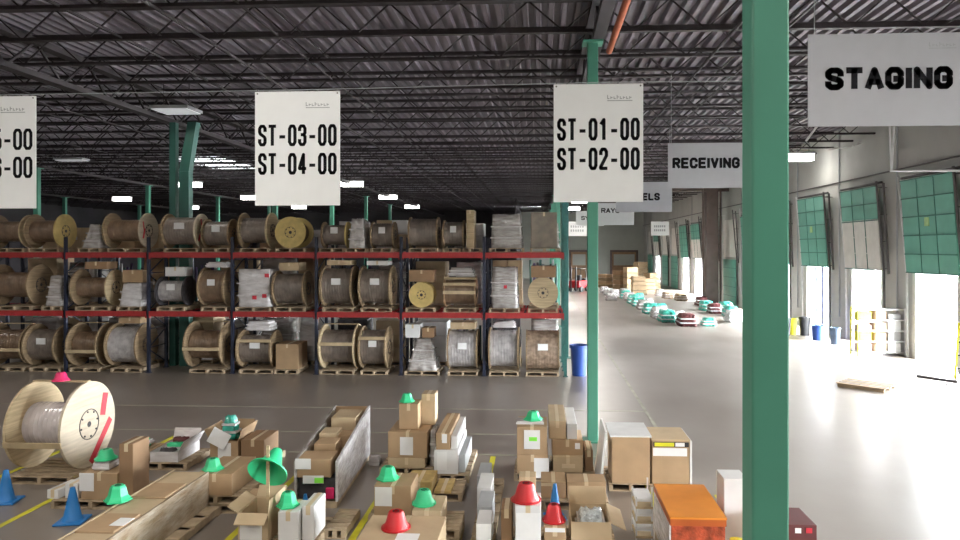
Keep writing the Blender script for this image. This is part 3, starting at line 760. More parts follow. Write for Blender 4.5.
onrack('tan carton lying on the left reel, middle level, third bay from right', 326, 350, 1, .136+1.32, .16, M_card2)
onrack('low white carton on the right reel, middle level, third bay from right', 366, 387, 1, .136+1.32, .14, M_white)
onrack('pale film wrapped roll on the floor level reel, fourth bay from right', 243, 270, 0, .136+1.2, .3, M_wrapw, kind='b', seed=23)
onrack('brown carton on top of the leftmost silver cable reel, floor level', 116, 138, 0, .136+1.4, .2, M_card, D=.6)
onrack('flat tan carton on the silver reel, floor level, second bay from right', 450, 475, 0, .136+1.28, .22, M_card2)
onrack('white film wrapped pad on the silver reel, floor level, right end bay', 492, 516, 0, .136+1.34, .18, M_wrapw, kind='b', seed=24)
onrack('brown carton on the open reel of thin cable, sixth bay from right', 82, 104, 1, .136+1.18, .24, M_card3, D=.6)
onrack('small white carton on the low dark reel, middle level', 162, 182, 1, .136+.95, .3, M_white, D=.5)
onrack('brown carton on low white wrapped stack, sixth bay from right', 120, 140, 1, .136+.75, .4, M_card, D=.6)
# rear rack loads: stacks seen over and between the reels
rn = random.Random(11); cnt = 0
mats_r = [(M_card, 'brown carton'), (M_wrapw, 'white film wrapped load'), (M_card2, 'tan carton'), (M_dark, 'dark bundled load'), (M_white, 'white carton'), (M_wrap, 'grey film wrapped load'), (M_purple, 'dark purple tube bundle')]
for lv in (0, 1, 2):
    for i in range(7):
        a, b = PX[i+1], PX[i]
        for s, side in ((0, 'left'), (1, 'right')):
            x0 = a+.1+s*(b-a)/2+rn.random()*.05; x1 = x0+(b-a)/2-.2-rn.random()*.12
            h = (1.35+rn.random()*.2) if lv < 2 else (.55+rn.random()*.45)
            m, nm = mats_r[rn.randrange(len(mats_r))]
            if lv == 2 and m is M_purple: m, nm = mats_r[0]
            z = LV[lv][0]+.136
            pallet('rear rack wooden pallet, %s, %s side of %s' % (LV[lv][1], side, ORD[i]), (x0+x1)/2, RY2+.55, LV[lv][0]+.004, x1-x0, 1.05, 0, M_pal, 'pallets on the rear rack') if lv < 2 or rn.random() < 2 else 0
            lb = '%s in rear rack, %s, %s of %s' % (nm, LV[lv][1], side, ORD[i])
            if m is M_purple or (m is M_dark and lv == 1):
                r = thing('tube_bundle', lb, 'tubes', ((x0+x1)/2, RY2+.5, z), 0, 'loads in the rear rack')
                W_ = x1-x0; n = 9
                for q in range(n):
                    xx = -W_/2+.06+(W_-.12)*q/(n-1); hh = h*(.75+.25*rn.random()); MB().bar((xx, rn.uniform(-.2, .2), .012), (xx+rn.uniform(-.03, .03), .1, hh), .045, 8).build('tube', [M_purple, M_white, M_dark, M_postg][rn.randrange(4)], r)
            elif m in (M_wrap, M_wrapw): 
                o = blob('wrapped_load', lb, 'wrapped load', (x0+x1)/2, RY2+.55, z, x1-x0, .95, h, m, 'loads in the rear rack', taper=.9, seed=cnt+40)
            else:
                # a stack of cartons wrapped into one unit load
                r = thing('carton_stack', lb, 'carton stack', ((x0+x1)/2, RY2+.55, z), 0, 'loads in the rear rack'); W_ = x1-x0; nl = 3 if lv < 2 else 2
                for q in range(nl):
                    for e in (-1, 1):
                        ww = W_/2*(.96-.06*rn.random()); MB().box(min(0, e*ww)+.01*e, max(0, e*ww), -.46, .46, q*h/nl, (q+1)*h/nl-.012).build('carton', m if rn.random() < .7 else M_card2, r)
                sticker(r, -W_*.3, -W_*.1, h*.4, h*.55, -.465, M_paper)
            cnt += 1
# leaning red / blue bits on the rack: blue waste bin at its end
X, Y = FL(579.5, 377); Y += .3
r = thing('waste_bin', 'tall blue waste bin at the right end of the racks', 'bin', (X, Y, 0))
MB().lathe([(0, 0), (.22, 0), (.27, .9), (.29, .9), (.29, .95), (.25, .95), (.2, .05), (0, .05)], 24).build('body', M_binb, r, smooth=True)
MB().lathe([(.285, .86), (.30, .86), (.30, .96), (.285, .96)], 24, close=True).build('rim', M_binb, r, smooth=True)

# ================================================================== FOREGROUND
def zc(px, py, Y): return ZA(px, py, Y)
def C(label, px0, px1, pyt, z0, Y, D, m=M_card, **k):
    z1 = ZA((px0+px1)/2, pyt, Y); carton(label, XA(px0, Y), XA(px1, Y), Y, D, z0, max(z1, z0+.05), m, **k); return max(z1, z0+.05)
def marker(label, px, Y, z, m, s=.19, h=.24, rz=.3, round_=False, tilt=0):
    r = thing('marker_cap', label, 'marker', (XA(px, Y), Y, z+.006), rz, 'coloured caps marking the pallets'); n = 20 if round_ else 6
    prof = [(s, 0), (s*1.0, .02), (s*.78, h*.35), (s*.62, h*.85), (s*.5, h), (s*.22, h), (s*.2, h*.8), (0.001, h*.8)]
    MB().lathe(prof, n).build('body', m, r, smooth=round_)
    MB().lathe([(s*.2, h*.99), (s*.26, h*.99), (s*.26, h*1.02), (s*.2, h*1.02)], n, close=True).build('hole_rim', M_black, r)
    MB().lathe([(s*.98, 0), (s*1.1, 0), (s*1.1, .018), (s*.98, .018)], n, close=True).build('base_rim', m, r)
    if tilt: r.rotation_euler[0] = tilt
    return r
def cone(label, px, py, h=.5, s=.17):
    X, Y = FL(px, py); Y += .1
    r = thing('traffic_cone', label, 'cone', (X, Y, 0), .2, 'blue cones on the floor')
    MB().lathe([(s*.85, .03), (s*.72, .06), (s*.2, h), (s*.12, h), (s*.1, h-.02), (.001, h-.02)], 20).build('cone_body', M_blue, r, smooth=True)
    MB().box(-s*1.15, s*1.15, -s*1.15, s*1.15, 0, .03).build('base', M_blue, r, bevel=.02)
cone('blue cone standing before the low white cartons', 68, 524)
cone('blue cone cut off at the left edge', 1, 504)
cone('small blue cone before the near end of the long crate', 303, 521, .36, .11)
cone('blue cone between the red caps and brown boxes', 555, 520, .5, .13)

# big reel at the left
Yb = 11.95; x0 = XA(34, Yb); x1 = XA(86, Yb); z = .14
pallet('long low wooden pallet under the big red marked reel', XA(43, Yb-.45), Yb, 0, 1.1, 1.1)
pallet('second wooden pallet lying on the one under the big reel', XA(48, Yb-.4)+.1, Yb+.1, .13, 1.0, 1.0) if False else None
reel('big pale wooden reel with red marks at the left', (x0+x1)/2, Yb+.05, .13, 1.50, x1-x0+.05, drum=M_cablep, wood=M_wood, fw=M_woodp, fill=.5, battens=(-14, 90),
     group=None, marks=[(.05, -.92, .82, -.05, .17), (.5, .1, .62, .62, .2)], name='cable_reel')
marker('pink red cap on top of the big pale reel', 61, Yb, .13+1.50+.02, M_pink, s=.13, h=.15, round_=True)
# goods by the big reel
Y = 10.35
pallet('wooden pallet under the low white cartons and brown box', XA(90, Y), Y+.5, 0, 1.25, 1.0)
C('low white carton beside the blue cone', 48, 60, 490, .13, Y+.06, .5, M_white, rz=-.1)
C('second low white carton, against the brown box', 65, 78, 484, .13, Y+.1, .8, M_white)
zt = C('brown box with hanging white sheet, behind the blue cone', 81, 117, 473, .13, Y+.06, .6, M_card, paper=[(79.5, 94, 473, 491)])
C('tall dark brown box right of the hanging sheet', 119, 133, 444, .13, Y+.1, .45, M_card3)
r = blob('foil_bundle', 'small silver bundle under the green cap', 'bundle', XA(106, Y+.3), Y+.3, zt+.008, .28, .28, .13, M_wrap, seed=31)
marker('green cap on the silver bundle by the big reel', 106, Y+.3, zt+.142, M_green, s=.15, h=.15, round_=True)
# open carton with coloured goods
Y = 12.2
pallet('wooden pallet under the open box of green and red goods', XA(158, Y), Y+.55, 0, 1.0, 1.0)
C('brown carton left of the white open box', 134, 148, 452, .13, Y+.1, .6, M_card)
zt = C('white film lined open box of green goods', 150, 178, 452, .13, Y+.1, .8, M_wrapw, open_=True, flaps=((1, 0, 0, 1, 60), (0, 1, 1, 0, 70)))
ztb = ZA(141, 452, Y)
blob('strap_bundle', 'green folded strap bundle on the brown carton by the white box', 'bundle', XA(141, Y+.3), Y+.4, ztb+.012, .26, .3, .12, M_green, taper=.6, seed=60, lumps=.3)
for i, (m, nm) in enumerate(((M_dark, 'dark bundle nearest the front in the white box'), (M_green, 'green sleeve bundle in the middle of the white box'), (M_maroon, 'dark red bundle at the back of the white box'))):
    blob('strap_bundle', nm, 'bundle', XA(164, Y+.1), Y+.26+.23*i, .155, .36, .17, zt-.155+.03+.04*i, m, taper=.8, seed=61+i, lumps=.25)
# long film wrapped carton row
Xl, Xr = FL(164, 475, .66)[0], FL(199, 475, .66)[0]
pallet('long pallet under the film wrapped flat cartons', (Xl+Xr)/2, 9.0, 0, .95, 2.6)
r = thing('long_carton', 'long film wrapped flat carton row at lower left', 'box', ((Xl+Xr)/2, 8.9, .13))
for i in range(5):
    y0 = -1.45+i*.57; MB().box(-(Xr-Xl)/2+.01*(i % 2), (Xr-Xl)/2-.02*(i % 2), y0, y0+.56, 0, .50+.02*(i % 2)).build('carton', M_card if i % 2 else M_card2, r, bevel=.01)
M_film = mat('film_over_cardboard', (.52, .45, .36), .2, c2=(.30, .22, .14), scale=2.5, bump=.9, bscale=5, coat=.6, stretch=(1, 1.3, 5))
bb = MB().box((Xr-Xl)/2, (Xr-Xl)/2+.03, -1.46, 1.4, .0, .50).build('film_wrap', M_film, r)
MB().box(-.26, -.23, -1.46, 1.4, .52, .525).build('strap', M_tape, r)
marker('green cap on the long flat cartons', 118, 9.0, .65, M_green, s=.16, h=.20)
r = tag(MB().box(-.09, .09, -.12, .12, 0, .004).build('paper_sheet', M_paper, loc=(XA(122, 8.3), 8.3, .652)), 'white paper sheet on the long flat cartons', 'paper')
# box with green cap, mid left
Y = 10.3
pallet('wooden pallet under the box with green cap, mid left', XA(214, Y)+.02, Y+.45, 0, .85, .9)
zt = C('brown box with green cap and narrow white sheet', 196, 232, 474, .27, Y, .9, M_card, paper=[(197, 205, 472, 492)])
pallet('second wooden pallet stacked under the green capped box', XA(214, Y)+.02, Y+.45, .135, .85, .9)
marker('green cap on the box behind the long flat cartons', 213, Y+.2, zt, M_green, s=.15, h=.17)
# pair of open boxes behind
Y = 12.3
pallet('wooden pallet under the two open boxes, mid left', XA(238, Y), Y+.45, 0, 1.05, .95)
zt = C('open brown box with white sheet and teal goods', 210, 238, 441, .13, Y+.05, .7, M_card, open_=True, paper=[(218, 231, 443, 461)], flaps=((-1, 0, 0, 1, 60), (1, 0, 0, 1, 70), (0, 1, 1, 0, 75)))
C('plain dark box beside the open box with sheet', 241, 264, 440, .13, Y+.05, .7, M_card3)
blob('teal_bag', 'teal plastic bag sticking out of the open box', 'bag', XA(232, Y+.4), Y+.35, .5, .35, .3, .42, M_teal, taper=.5, seed=70, lumps=.3)
o = MB().box(-.17, .17, -.006, .006, -.14, .14).build('paper_sheet', M_paper, loc=(XA(219, Y), Y+.0, zt+.06)); o.rotation_euler = (-.12, .5, .1)
tag(o, 'tilted white sheet leaning out of the open box', 'paper')
# stick and big green cone in open box
Y = 9.0
zt = C('open brown box holding the wooden stick', 238, 268, 514, .13, Y, .6, M_card2, open_=True, paper=[(240, 262, 519, 540)], flaps=((0, -1, 1, 0, -35), (0, 1, 1, 0, 50), (-1, 0, 0, 1, 30), (1, 0, 0, 1, 85)))
pallet('wooden pallet under the stick box and white cartons', XA(275, Y), Y+.45, 0, 1.02, 1.0)
C('low brown box behind the stick box', 243, 285, 497, .13, Y+.72, .35, M_card)
xs = XA(268, Y+.2); sx = tag(MB().box(-.02, .02, -.012, .012, 0, 1.2).build('wooden_stick', M_wood, loc=(xs, Y+.2, .152)), 'upright wooden stick carrying the large green cone', 'stick')
r = thing('traffic_cone', 'large green cone hung tilted on the wooden stick', 'cone', (xs+.0, Y+.17, 1.0)); n = 28
MB().lathe([(.27, 0), (.265, .03), (.17, .09), (.12, .22), (.07, .37), (.03, .38), (.02, .36), (.06, .2), (.13, .08), (.24, .02)], n, close=True).build('cone_body', M_green, r, smooth=True)
r.rotation_euler = (-.98, .12, 0)
zt = C('white carton with small green cap, lower left centre', 278, 298, 512, .13, Y, .45, M_white)
C('white carton with dark tape right of the green capped one', 302, 314, 506, .13, Y+.1, .5, M_white)
marker('small green cap on the white carton beside the stick', 288, Y+.2, zt, M_green, s=.14, h=.19, tilt=-.0)
# long wrapped crate
Xa, Xb = FL(333, 513)[0]-.64, FL(333, 513)[0]; Ya, Yz = 10.6, 13.1
r = thing('long_crate', 'long white film wrapped crate of cartons pointing away', 'crate', ((Xa+Xb)/2, Ya, .0), .045)
hw = (Xb-Xa)/2; L = Yz-Ya
MB().hexa([(-hw, 0, .0), (hw, 0, .0), (hw, L, .0), (-hw, L, .0), (-hw, 0, .10), (hw, 0, .10), (hw, L, .10), (-hw, L, .10)]).build('base_pallet', M_pal, r)
for s, m in ((-1, M_wrap), (1, M_wrapw)):
    x = s*hw; MB().hexa([(x-.02, 0, .1), (x+.02, 0, .1), (x+.02, L, .1), (x-.02, L, .1), (x-.02, 0, .72), (x+.02, 0, .72), (x+.02, L, 1.02), (x-.02, L, 1.02)]).build('wrapped_side', m, r)
MB().box(-hw, hw, L-.02, L+.02, .1, 1.0).build('end_panel', M_card, r)
MB().box(-hw+.03, hw-.03, .05, .5, .12, .45).build('dark_goods', M_dark, r, bevel=.03)
MB().box(-hw+.03, hw-.03, .5, L-.03, .12, .55).build('inner_carton', M_card3, r)
MB().box(-hw+.02, hw-.1, .02, .5, .46, .74).build('inner_carton', M_card, r, bevel=.01)
for q, (xx0, xx1, y0, y1, zt_) in enumerate(((-.2, .15, .6, 1.0, .82), (-.25, .05, 1.1, 1.5, .86), (.0, .26, 1.2, 1.55, .8), (-.2, .24, 1.7, 2.35, .98))):
    MB().box(xx0, xx1, y0, y1, .55, zt_).build('inner_carton', M_card2 if q % 2 else M_card, r, bevel=.01)
MB().box(-hw+.0, -hw+.24, -.012, .0, .60, .76).build('paper_label', M_paper, r)
e = MB().box(-hw+.12, hw-.2, -.012, .0, .38, .50).build('paper_label', M_paper, r); MB().box(-.02, .12, -.018, -.012, .39, .47).build('lime_sticker', M_lime, e)
MB().box(hw-.17, hw-.04, -.02, .02, .14, .32).build('pink_goods', M_pink, r, bevel=.02)
X, Y = FL(374, 466); r = blob('foil_bundle', 'small white bundle on floor behind the long crate', 'bundle', X, Y+.1, 0, .2, .2, .16, M_wrapw, seed=33)
X, Y = FL(337.5, 535); pallet('empty wooden pallet right of the white cartons', X, Y+.25, 0, .30, .8)
# centre-left stack
Y = 12.2
pallet('wooden pallet under the tall brown carton stack, centre left', XA(406, Y), Y+.5, 0, .95, 1.0)
z1 = C('wide flat brown box at the base of the centre left stack', 388, 425, 458, .13, Y, .9, M_card2)
z2 = C('large brown carton with white sheet, centre left stack', 388, 427, 432, z1, Y, .85, M_card, paper=[(400, 413, 437, 455)])
z3 = C('small brown carton with green cap atop the centre left stack', 399, 418, 404, z2, Y+.15, .4, M_card)
marker('green cap atop the tall centre left stack', 407, Y+.32, z3, M_green, s=.13, h=.15)
C('upright tan carton with pale edges, topmost rear of stack', 421.5, 435, 394, z2, Y+.5, .35, M_card2)
C('thin pale carton standing right on the centre left stack', 421, 427, 402, z2, Y+.14, .3, M_white) if False else None
blob('wrapped_load', 'film wrapped roll at right of the centre left stack', 'wrapped load', XA(431, Y)+.01, Y+.4, .135, .11, .6, .62, M_wrap, seed=35, taper=.85)
# long box stack right of it
Y = 11.9
pallet('long wooden pallet under the white and tan long boxes', XA(449, Y)+.07, Y+.75, 0, .55, 1.6)
z1 = C('long white and grey carton under the tan long box', 434, 458, 450, .13, Y, 1.4, M_white, tape=False, paper=[(437, 447, 452, 470)])
C('grey upright panel carton beside the long white carton', 459, 465, 455, .13, Y+.1, 1.2, M_grey, tape=False)
z2 = C('long tan carton on top of the long white carton', 436, 450, 433, z1, Y, 1.45, M_card, paper=[(442, 447, 429+5, 443)])
C('long white carton leaning along the tan long carton', 451, 457, 436, z1, Y+.05, 1.4, M_white, tape=False)
# lower centre group
Y = 10.0
pallet('wooden pallet under the labelled brown box, centre', XA(397, Y), Y+.43, 0, .85, .86)
z1 = C('brown box with white label and green cap, centre', 374, 411, 486, .13, Y, .6, M_card, paper=[(375, 392, 487, 506)])
marker('green cap on the labelled brown box, centre', 388, Y+.3, z1, M_green, s=.16, h=.18)
Y2 = 10.95
pallet('wooden pallet under the two yellowish boxes', XA(432, Y2)+.02, Y2+.4, 0, .9, .75)
C('yellowish box behind the labelled brown box', 405, 432, 482, .13, Y2, .6, M_ply)
C('smaller yellowish box right of the other yellowish one', 434, 451, 492, .13, Y2, .6, M_ply)
Y = 9.2
for k in range(2): pallet(['wooden pallet at floor under the green capped tan box', 'wooden pallet stacked under the green capped tan box'][k], XA(433, Y)+.04, Y+.38, .131*k, .6, .7)
z1 = C('tan box with green cap, centre, above stacked pallets', 412, 441, 511, .262, Y, .6, M_card2)
marker('green cap on the tan box above the stacked pallets', 424, Y+.25, z1, M_green, s=.15, h=.19, round_=True)
pallet('wooden pallet right of the big tan box, lower centre', XA(447, 9.0)+.1, 9.45, 0, .34, .4) if False else None
Yn = 7.75
pallet('wooden pallet under the big tan box with red cap', XA(396, Yn), Yn+.45, 0, .95, 1.0)
z1 = C('big tan box with red cap and white sheet', 352, 435, 548, .13, Yn, .95, M_card2)
marker('red cap on the big tan box, lower centre', 396, Yn+.55, z1, M_redc, s=.16, h=.20, round_=True)
tag(MB().box(-.13, .13, -.17, .17, 0, .004).build('paper_sheet', M_paper, loc=(XA(406, Yn+.2), Yn+.22, z1+.003)), 'white sheet lying on the big tan box', 'paper')
# grey-white narrow stack
pallet('narrow pallet under the grey and white upright cartons', XA(486, 9.9), 10.6, 0, .32, 2.4)
C('white narrow upright carton, nearest of the grey white row', 476, 491, 524, .13, 9.0, .5, M_white, tape=False) 
C('grey narrow carton in the middle of the grey white row', 477, 492, 507, .13, 9.55, .65, M_grey, tape=False)
C('white narrow carton behind the middle grey one', 477, 491, 488, .13, 10.25, .7, M_white, tape=False)
C('grey narrow carton at the far end of the row', 477, 489, 476, .13, 11.0, .7, M_grey, tape=False)
# centre stack
Y = 12.0
pallet('wooden pallet under the centre carton stack with green cap', XA(532, Y), Y+.45, 0, .62, .9)
z1 = C('lower brown carton of the centre stack with hanging sheet', 517, 548, 455, .13, Y, .8, M_card, paper=[(534, 549, 458, 478)])
z2 = C('upper brown carton with lime dotted label, centre stack', 517, 547, 427, z1, Y, .75, M_card, paper=[(524, 540, 430, 449), (529, 537, 437, 441, M_lime)])
for cc in list(bpy.data.objects):
    if cc.name.startswith('sticker') and cc.parent and cc.parent.name.startswith('carton') and M_lime.name in [s.material.name for s in cc.material_slots]: cc.location.y -= .004
blob('foil_bundle', 'crumpled white scrap under the green cap, centre stack', 'scrap', XA(530, Y+.3), Y+.3, z2+.012, .5, .3, .04, M_wrapw, seed=37, lumps=.3)
marker('green cap atop the centre carton stack', 533, Y+.3, z2+.05, M_green, s=.16, h=.15)
Y = 12.1
pallet('wooden pallet under the boxes beside the slim green column', XA(573, Y), Y+.5, 0, .76, 1.0)
z1 = C('brown box with handle hole, beside the centre stack', 553, 583, 457, .13, Y, .7, M_card2, paper=[(562, 575, 464, 468, M_tape)])
z2 = C('brown box with white sticker on the handle hole box', 552, 583, 440, z1, Y+.1, .7, M_card, paper=[(575, 580, 443, 449)])
C('long tan carton with white side on top, pointing away', 549, 566, 421, z2, Y+.15, 1.3, M_card2)
C('long white carton beside the topmost tan long carton', 567, 577, 424, z2, Y+.15, 1.3, M_white, tape=False)
C('plain brown box right of the handle hole box', 585, 593, 450, .13, Y+.1, .6, M_card3)
Y = 10.7
pallet('wooden pallet under the flat panelled brown boxes', XA(575, Y), Y+.36, 0, 1.02, .7)
C('brown box with tape tab behind the blue cone', 541, 566, 482, .13, Y+.15, .5, M_card, paper=[(541, 557, 483, 486, M_tape)])
C('broad flat brown carton behind the open box', 567, 606, 482, .13, Y+.15, .4, M_card)
# red capped boxes
Y = 8.9
pallet('wooden pallet under the red capped white carton', XA(532, Y), Y+.4, 0, .78, .9)
z1 = C('tall white carton under the larger red cap', 515, 541, 506, .13, Y, .5, M_white, paper=[(516, 540, 513, 545)])
marker('larger red cap on the tall white carton', 526, Y+.2, z1, M_redc, s=.18, h=.22, round_=True)
C('pale carton standing behind the larger red cap', 519, 536, 477, .13, Y+.7, .25, M_card2)
C('thin tan board box left of the tall white carton', 501, 512, 509, .13, Y+.1, .4, M_card3)
z1 = C('brown box with pale lid under the second red cap', 544, 566, 527, .13, Y, .4, M_card, paper=[(545, 565, 524+4, 532)])
marker('second red cap right of the larger one', 554, Y+.2, z1, M_redc, s=.14, h=.21, round_=True)
# open box with plastic
Y = 9.0
pallet('wooden pallet under the open box full of plastic film', XA(593, Y), Y+.4, 0, .64, .85)
z1 = C('open brown box full of clear plastic film', 571, 611, 523, .13, Y, .7, M_card2, open_=True, flaps=((1, 0, 0, 1, -25), (0, 1, 1, 0, 75), (-1, 0, 0, 1, 85), (0, -1, 1, 0, -60)))
blob('plastic_film', 'heap of clear plastic film inside the open box', 'plastic film', XA(591, Y+.3), Y+.36, .2, .44, .55, z1-.17, mat('clear_film', (.55, .60, .62), .15, var=.4, scale=12, bump=1, coat=.6), taper=.7, seed=39, lumps=.25)
# crates right of the slim column
Y = 11.6
pallet('wooden pallet under the brown crate with white lid', XA(631, Y), Y+.45, 0, .72, .95)
C('brown crate with white lid and leaning white board', 612, 650, 437, .13, Y, .75, M_card, tape=False, name='crate', cat='crate')
zt = ZA(631, 437, Y); X = XA(631, Y)
tag(MB().hexa([(X-.34, Y-.03, zt+.002), (X+.33, Y-.03, zt+.002), (X+.33, Y+.85, zt+.002), (X-.34, Y+.85, zt+.002), (X-.34, Y-.03, zt+.03), (X+.33, Y-.03, zt+.03), (X+.33, Y+.85, zt+.03), (X-.34, Y+.85, zt+.03)]).build('white_lid', M_white), 'white lid board lying on the left brown crate', 'board')
xl = XA(612, Y)-.03
tag(MB().hexa([(xl-.20, Y-.1, 0), (xl-.17, Y-.1, 0), (xl-.17, Y+.8, 0), (xl-.20, Y+.8, 0), (xl-.09, Y-.1, 1.0), (xl-.06, Y-.1, 1.0), (xl-.06, Y+.8, 1.0), (xl-.09, Y+.8, 1.0)]).build('leaning_board', M_white), 'tall white board leaning on the left brown crate', 'board')
pallet('wooden pallet under the crate with yellow striped label', XA(672, Y)+.02, Y+.45, 0, .58, .95)
r = carton('brown crate with yellow label strip and pale lid', XA(652, Y), XA(690, Y), Y, .8, .13, ZA(670, 441, Y), M_card, tape=False, name='crate', cat='crate', paper=[(653, 687, 448, 456)])
H = ZA(670, 441, Y)-.13; wd = XA(690, Y)-XA(652, Y)
MB().box(-wd/2-.005, wd/2+.005, -.405, .405, H, H+.02).build('lid', M_card2, r)
e = MB().box(-wd/2+.02, wd/2-.02, -.408, -.402, H-.10, H-.02).build('label_strip', M_black, r); MB().box(-wd/2+.04, .05, -.413, -.408, H-.09, H-.03).build('yellow_stripe', M_yel, e); MB().box(.07, wd/2-.09, -.413, -.408, H-.09, H-.03).build('white_stripe', M_paper, e)
MB().box(wd/2-.0, wd/2+.03, -.41, .41, 0, H).build('edge_board', M_white, r)
# orange topped load
y0, y1 = 8.55, 9.72; X0, X1 = XA(671, 8.55), XA(725.5, 8.55)
pallet('wooden pallet under the orange topped load', (X0+X1)/2, (y0+y1)/2, 0, X1-X0, y1-y0)
r = thing('wrapped_load', 'film wrapped red load with flat orange top board', 'wrapped load', ((X0+X1)/2, (y0+y1)/2, .13)); hw, hd = (X1-X0)/2, (y1-y0)/2
MB().box(-hw, hw, -hd, hd, 0, .52).build('wrapped_body', M_oran2, r, bevel=.01)
MB().box(-hw-.01, hw+.01, -hd-.01, hd+.01, .52, .60).build('lower_board', mat('dark_orange_board', (.45, .10, .02), .45), r); MB().box(-hw-.015, hw+.015, -hd-.015, hd+.015, .60, .625).build('top_board', M_orange, r)
MB().box(-hw-.02, -hw, -hd, hd, 0.02, .52).build('film_wrap', M_wrapw, r)
# grating stack left of the orange load
r = thing('rack_panel', 'small white slotted rack panel left of orange load', 'panel', (XA(646, 9.6), 9.6, 0))
for a_, b_, c_ in ((-.13, 0, .62), (.08, 0, .75), (-.13, .4, .62), (.08, .4, .75)): MB().bar((a_, b_, 0), (a_, b_, c_), .015).build('post', M_white, r)
for i in range(6): MB().box(-.14, .09, -.02, .42, .06+i*.1, .09+i*.1).build('slat', M_white if i % 2 else M_wood, r)
r = thing('cable_coil', 'black and silver cable coil at foot of slotted panel', 'coil', (XA(649, 9.1), 9.1, 0))
for i in range(3): MB().lathe([(.09, i*.05), (.13, i*.05), (.13, i*.05+.04), (.09, i*.05+.04)], 20, close=True).build('turn', M_dark if i % 2 else M_cables, r, smooth=True)
# behind the big column
Y = 9.4
C('white carton half hidden behind the big green column', 724, 748, 479, 0, Y, .4, M_white, tape=False)
X = XA(737, 8.9); tag(MB().lathe([(0, 0), (.1, 0), (.09, .35), (0, .36)], 14).build('yellow_bollard', M_yel, loc=(X, 8.9, 0)), 'short yellow post beside the big green column', 'post')
r = C('dark red carton low beside the big green column', 780, 817, 525, 0, 8.9, .6, M_maroon, tape=False, paper=[(795, 801, 528, 533), (806, 812, 528, 533, M_red)])

# ================================================================== RIGHT ZONE
# flat wooden pallet on the bright floor
X, Y = FL(868, 388)
r = thing('broken_pallet', 'flat wooden pallet lying alone on the bright floor', 'pallet', (X, Y+.1, 0), -.75)
for i in range(5): MB().box(-.65, .65, -.5+i*.21, -.5+i*.21+.12, .09, .115).build('deck_board', mat('grey_old_wood', (.20, .17, .15), .8, var=.2) if i % 2 else M_wood2, r)
for y in (-.45, 0, .42): MB().box(-.62+.0, .62, y-.03+.0, y+.03, 0, .09).build('stringer', M_wood2, r)
# white goods rack by the dock wall
X0, Y0 = FL(858, 356); X1 = min(WALLX-.3, X0+1.5)
r = thing('shelf_rack', 'white and yellow wire shelf rack by the dock wall', 'rack', (X0, Y0, 0)); W_ = XA(905, Y0)-X0; H = ZA(880, 308, Y0)
for x in (0, W_*.42, W_):
    for y in (0, .6): MB().bar((x, y, 0), (x, y, H), .03).build('post', M_yel if x == 0 else M_pipew, r)
for i in range(5):
    z = .15+(H-.2)*i/4; MB().box(0, W_, 0, .6, z-.03, z).build('shelf', M_pipew, r)
rr = random.Random(5); sh = ['bottom', 'second', 'third', 'fourth']
for i in range(4):
    z = .15+(H-.2)*i/4
    for j in range(3):
        m = [mat('pale_pink_carton', (.75, .55, .52), .6), M_card2, M_white, M_yel, M_card, mat('grey_carton', (.3, .3, .3), .6)][(i*3+j) % 6]; nm = {'pale_pink_carton': 'pale pink', 'grey_carton': 'grey', 'pale_cardboard': 'tan', 'white_carton': 'white', 'yellow_plastic': 'yellow', 'cardboard': 'brown', 'red_paint': 'red'}[m.name]
        xx = X0+.08+j*(W_-.1)/3
        carton('%s box on %s shelf of the white rack, %s' % (nm, sh[i], ['left', 'middle', 'right'][j]), xx, xx+(W_)/3-.12, Y0+.08, .42, z+.001, z+.2+.15*rr.random(), m, tape=False, group='boxes on the white shelf rack')
# bins along the wall
def bin_(label, px, py, m, rr_=.24, h=.85, name='waste_bin'):
    X, Y = FL(px, py); r = thing(name, label, 'bin', (X, Y+rr_, 0), 0, 'bins along the dock wall')
    MB().lathe([(0, 0), (rr_*.82, 0), (rr_, h*.95), (rr_*1.05, h*.95), (rr_*1.05, h), (rr_*.9, h), (rr_*.75, .05), (0, .05)], 20).build('body', m, r, smooth=True)
    MB().lathe([(rr_*1.03, h*.88), (rr_*1.1, h*.88), (rr_*1.1, h), (rr_*1.03, h)], 20, close=True).build('rim', m, r, smooth=True)
bin_('dark bin just right of the big green column', 787, 336, M_black, .25, .8)
bin_('bright yellow bin between two dark bins', 794.5, 335, M_yel, .18, .75)
bin_('dark grey bin right of the yellow one', 807, 336, M_black, .25, .85)
bin_('round blue bin under the door track', 821, 341, M_binb, .28, .65)
bin_('small blue grey bin right of the round blue one', 837, 345, mat('bluegrey_plastic', (.08, .12, .2), .5), .2, .7)
# yellow ladder frame at the right edge
X, Y = FL(955, 378); r = thing('safety_gate', 'yellow and black safety gate at the right edge', 'gate', (X, Y, 0))
for dx in (0, .35): MB().bar((dx, 0, 0), (dx+.12, 0, 1.7), .035, 8).build('post', M_yel, r)
for i in range(4): MB().bar((.03*i, 0, .3+i*.4), (.36+.03*i, 0, .3+i*.4), .025, 8).build('rail', M_black, r)
for i, (a, b_, c_, d_) in enumerate(((917, 377, 958, 383), (946, 386, 975, 385))):
    p, q = FL(a, b_), FL(c_, d_); tag(MB().bar((p[0], p[1], .04), (q[0], q[1], .04), .04, 6).build('metal_bar', M_track), ['long thin dark bar lying on floor before the open door', 'short dark bar lying nearest the right edge'][i], 'bar')
# dock hose poles at third door
X = XA(820, 33.5)
r = thing('dock_post', 'pair of blue grey posts above the round blue bin', 'post', (X, 33.6, 0))
for dx in (-.14, .16): MB().bar((dx, 0, 0), (dx, 0, 3.1), .05, 8).build('post', mat('bluegrey_steel', (.16, .19, .30), .5), r)

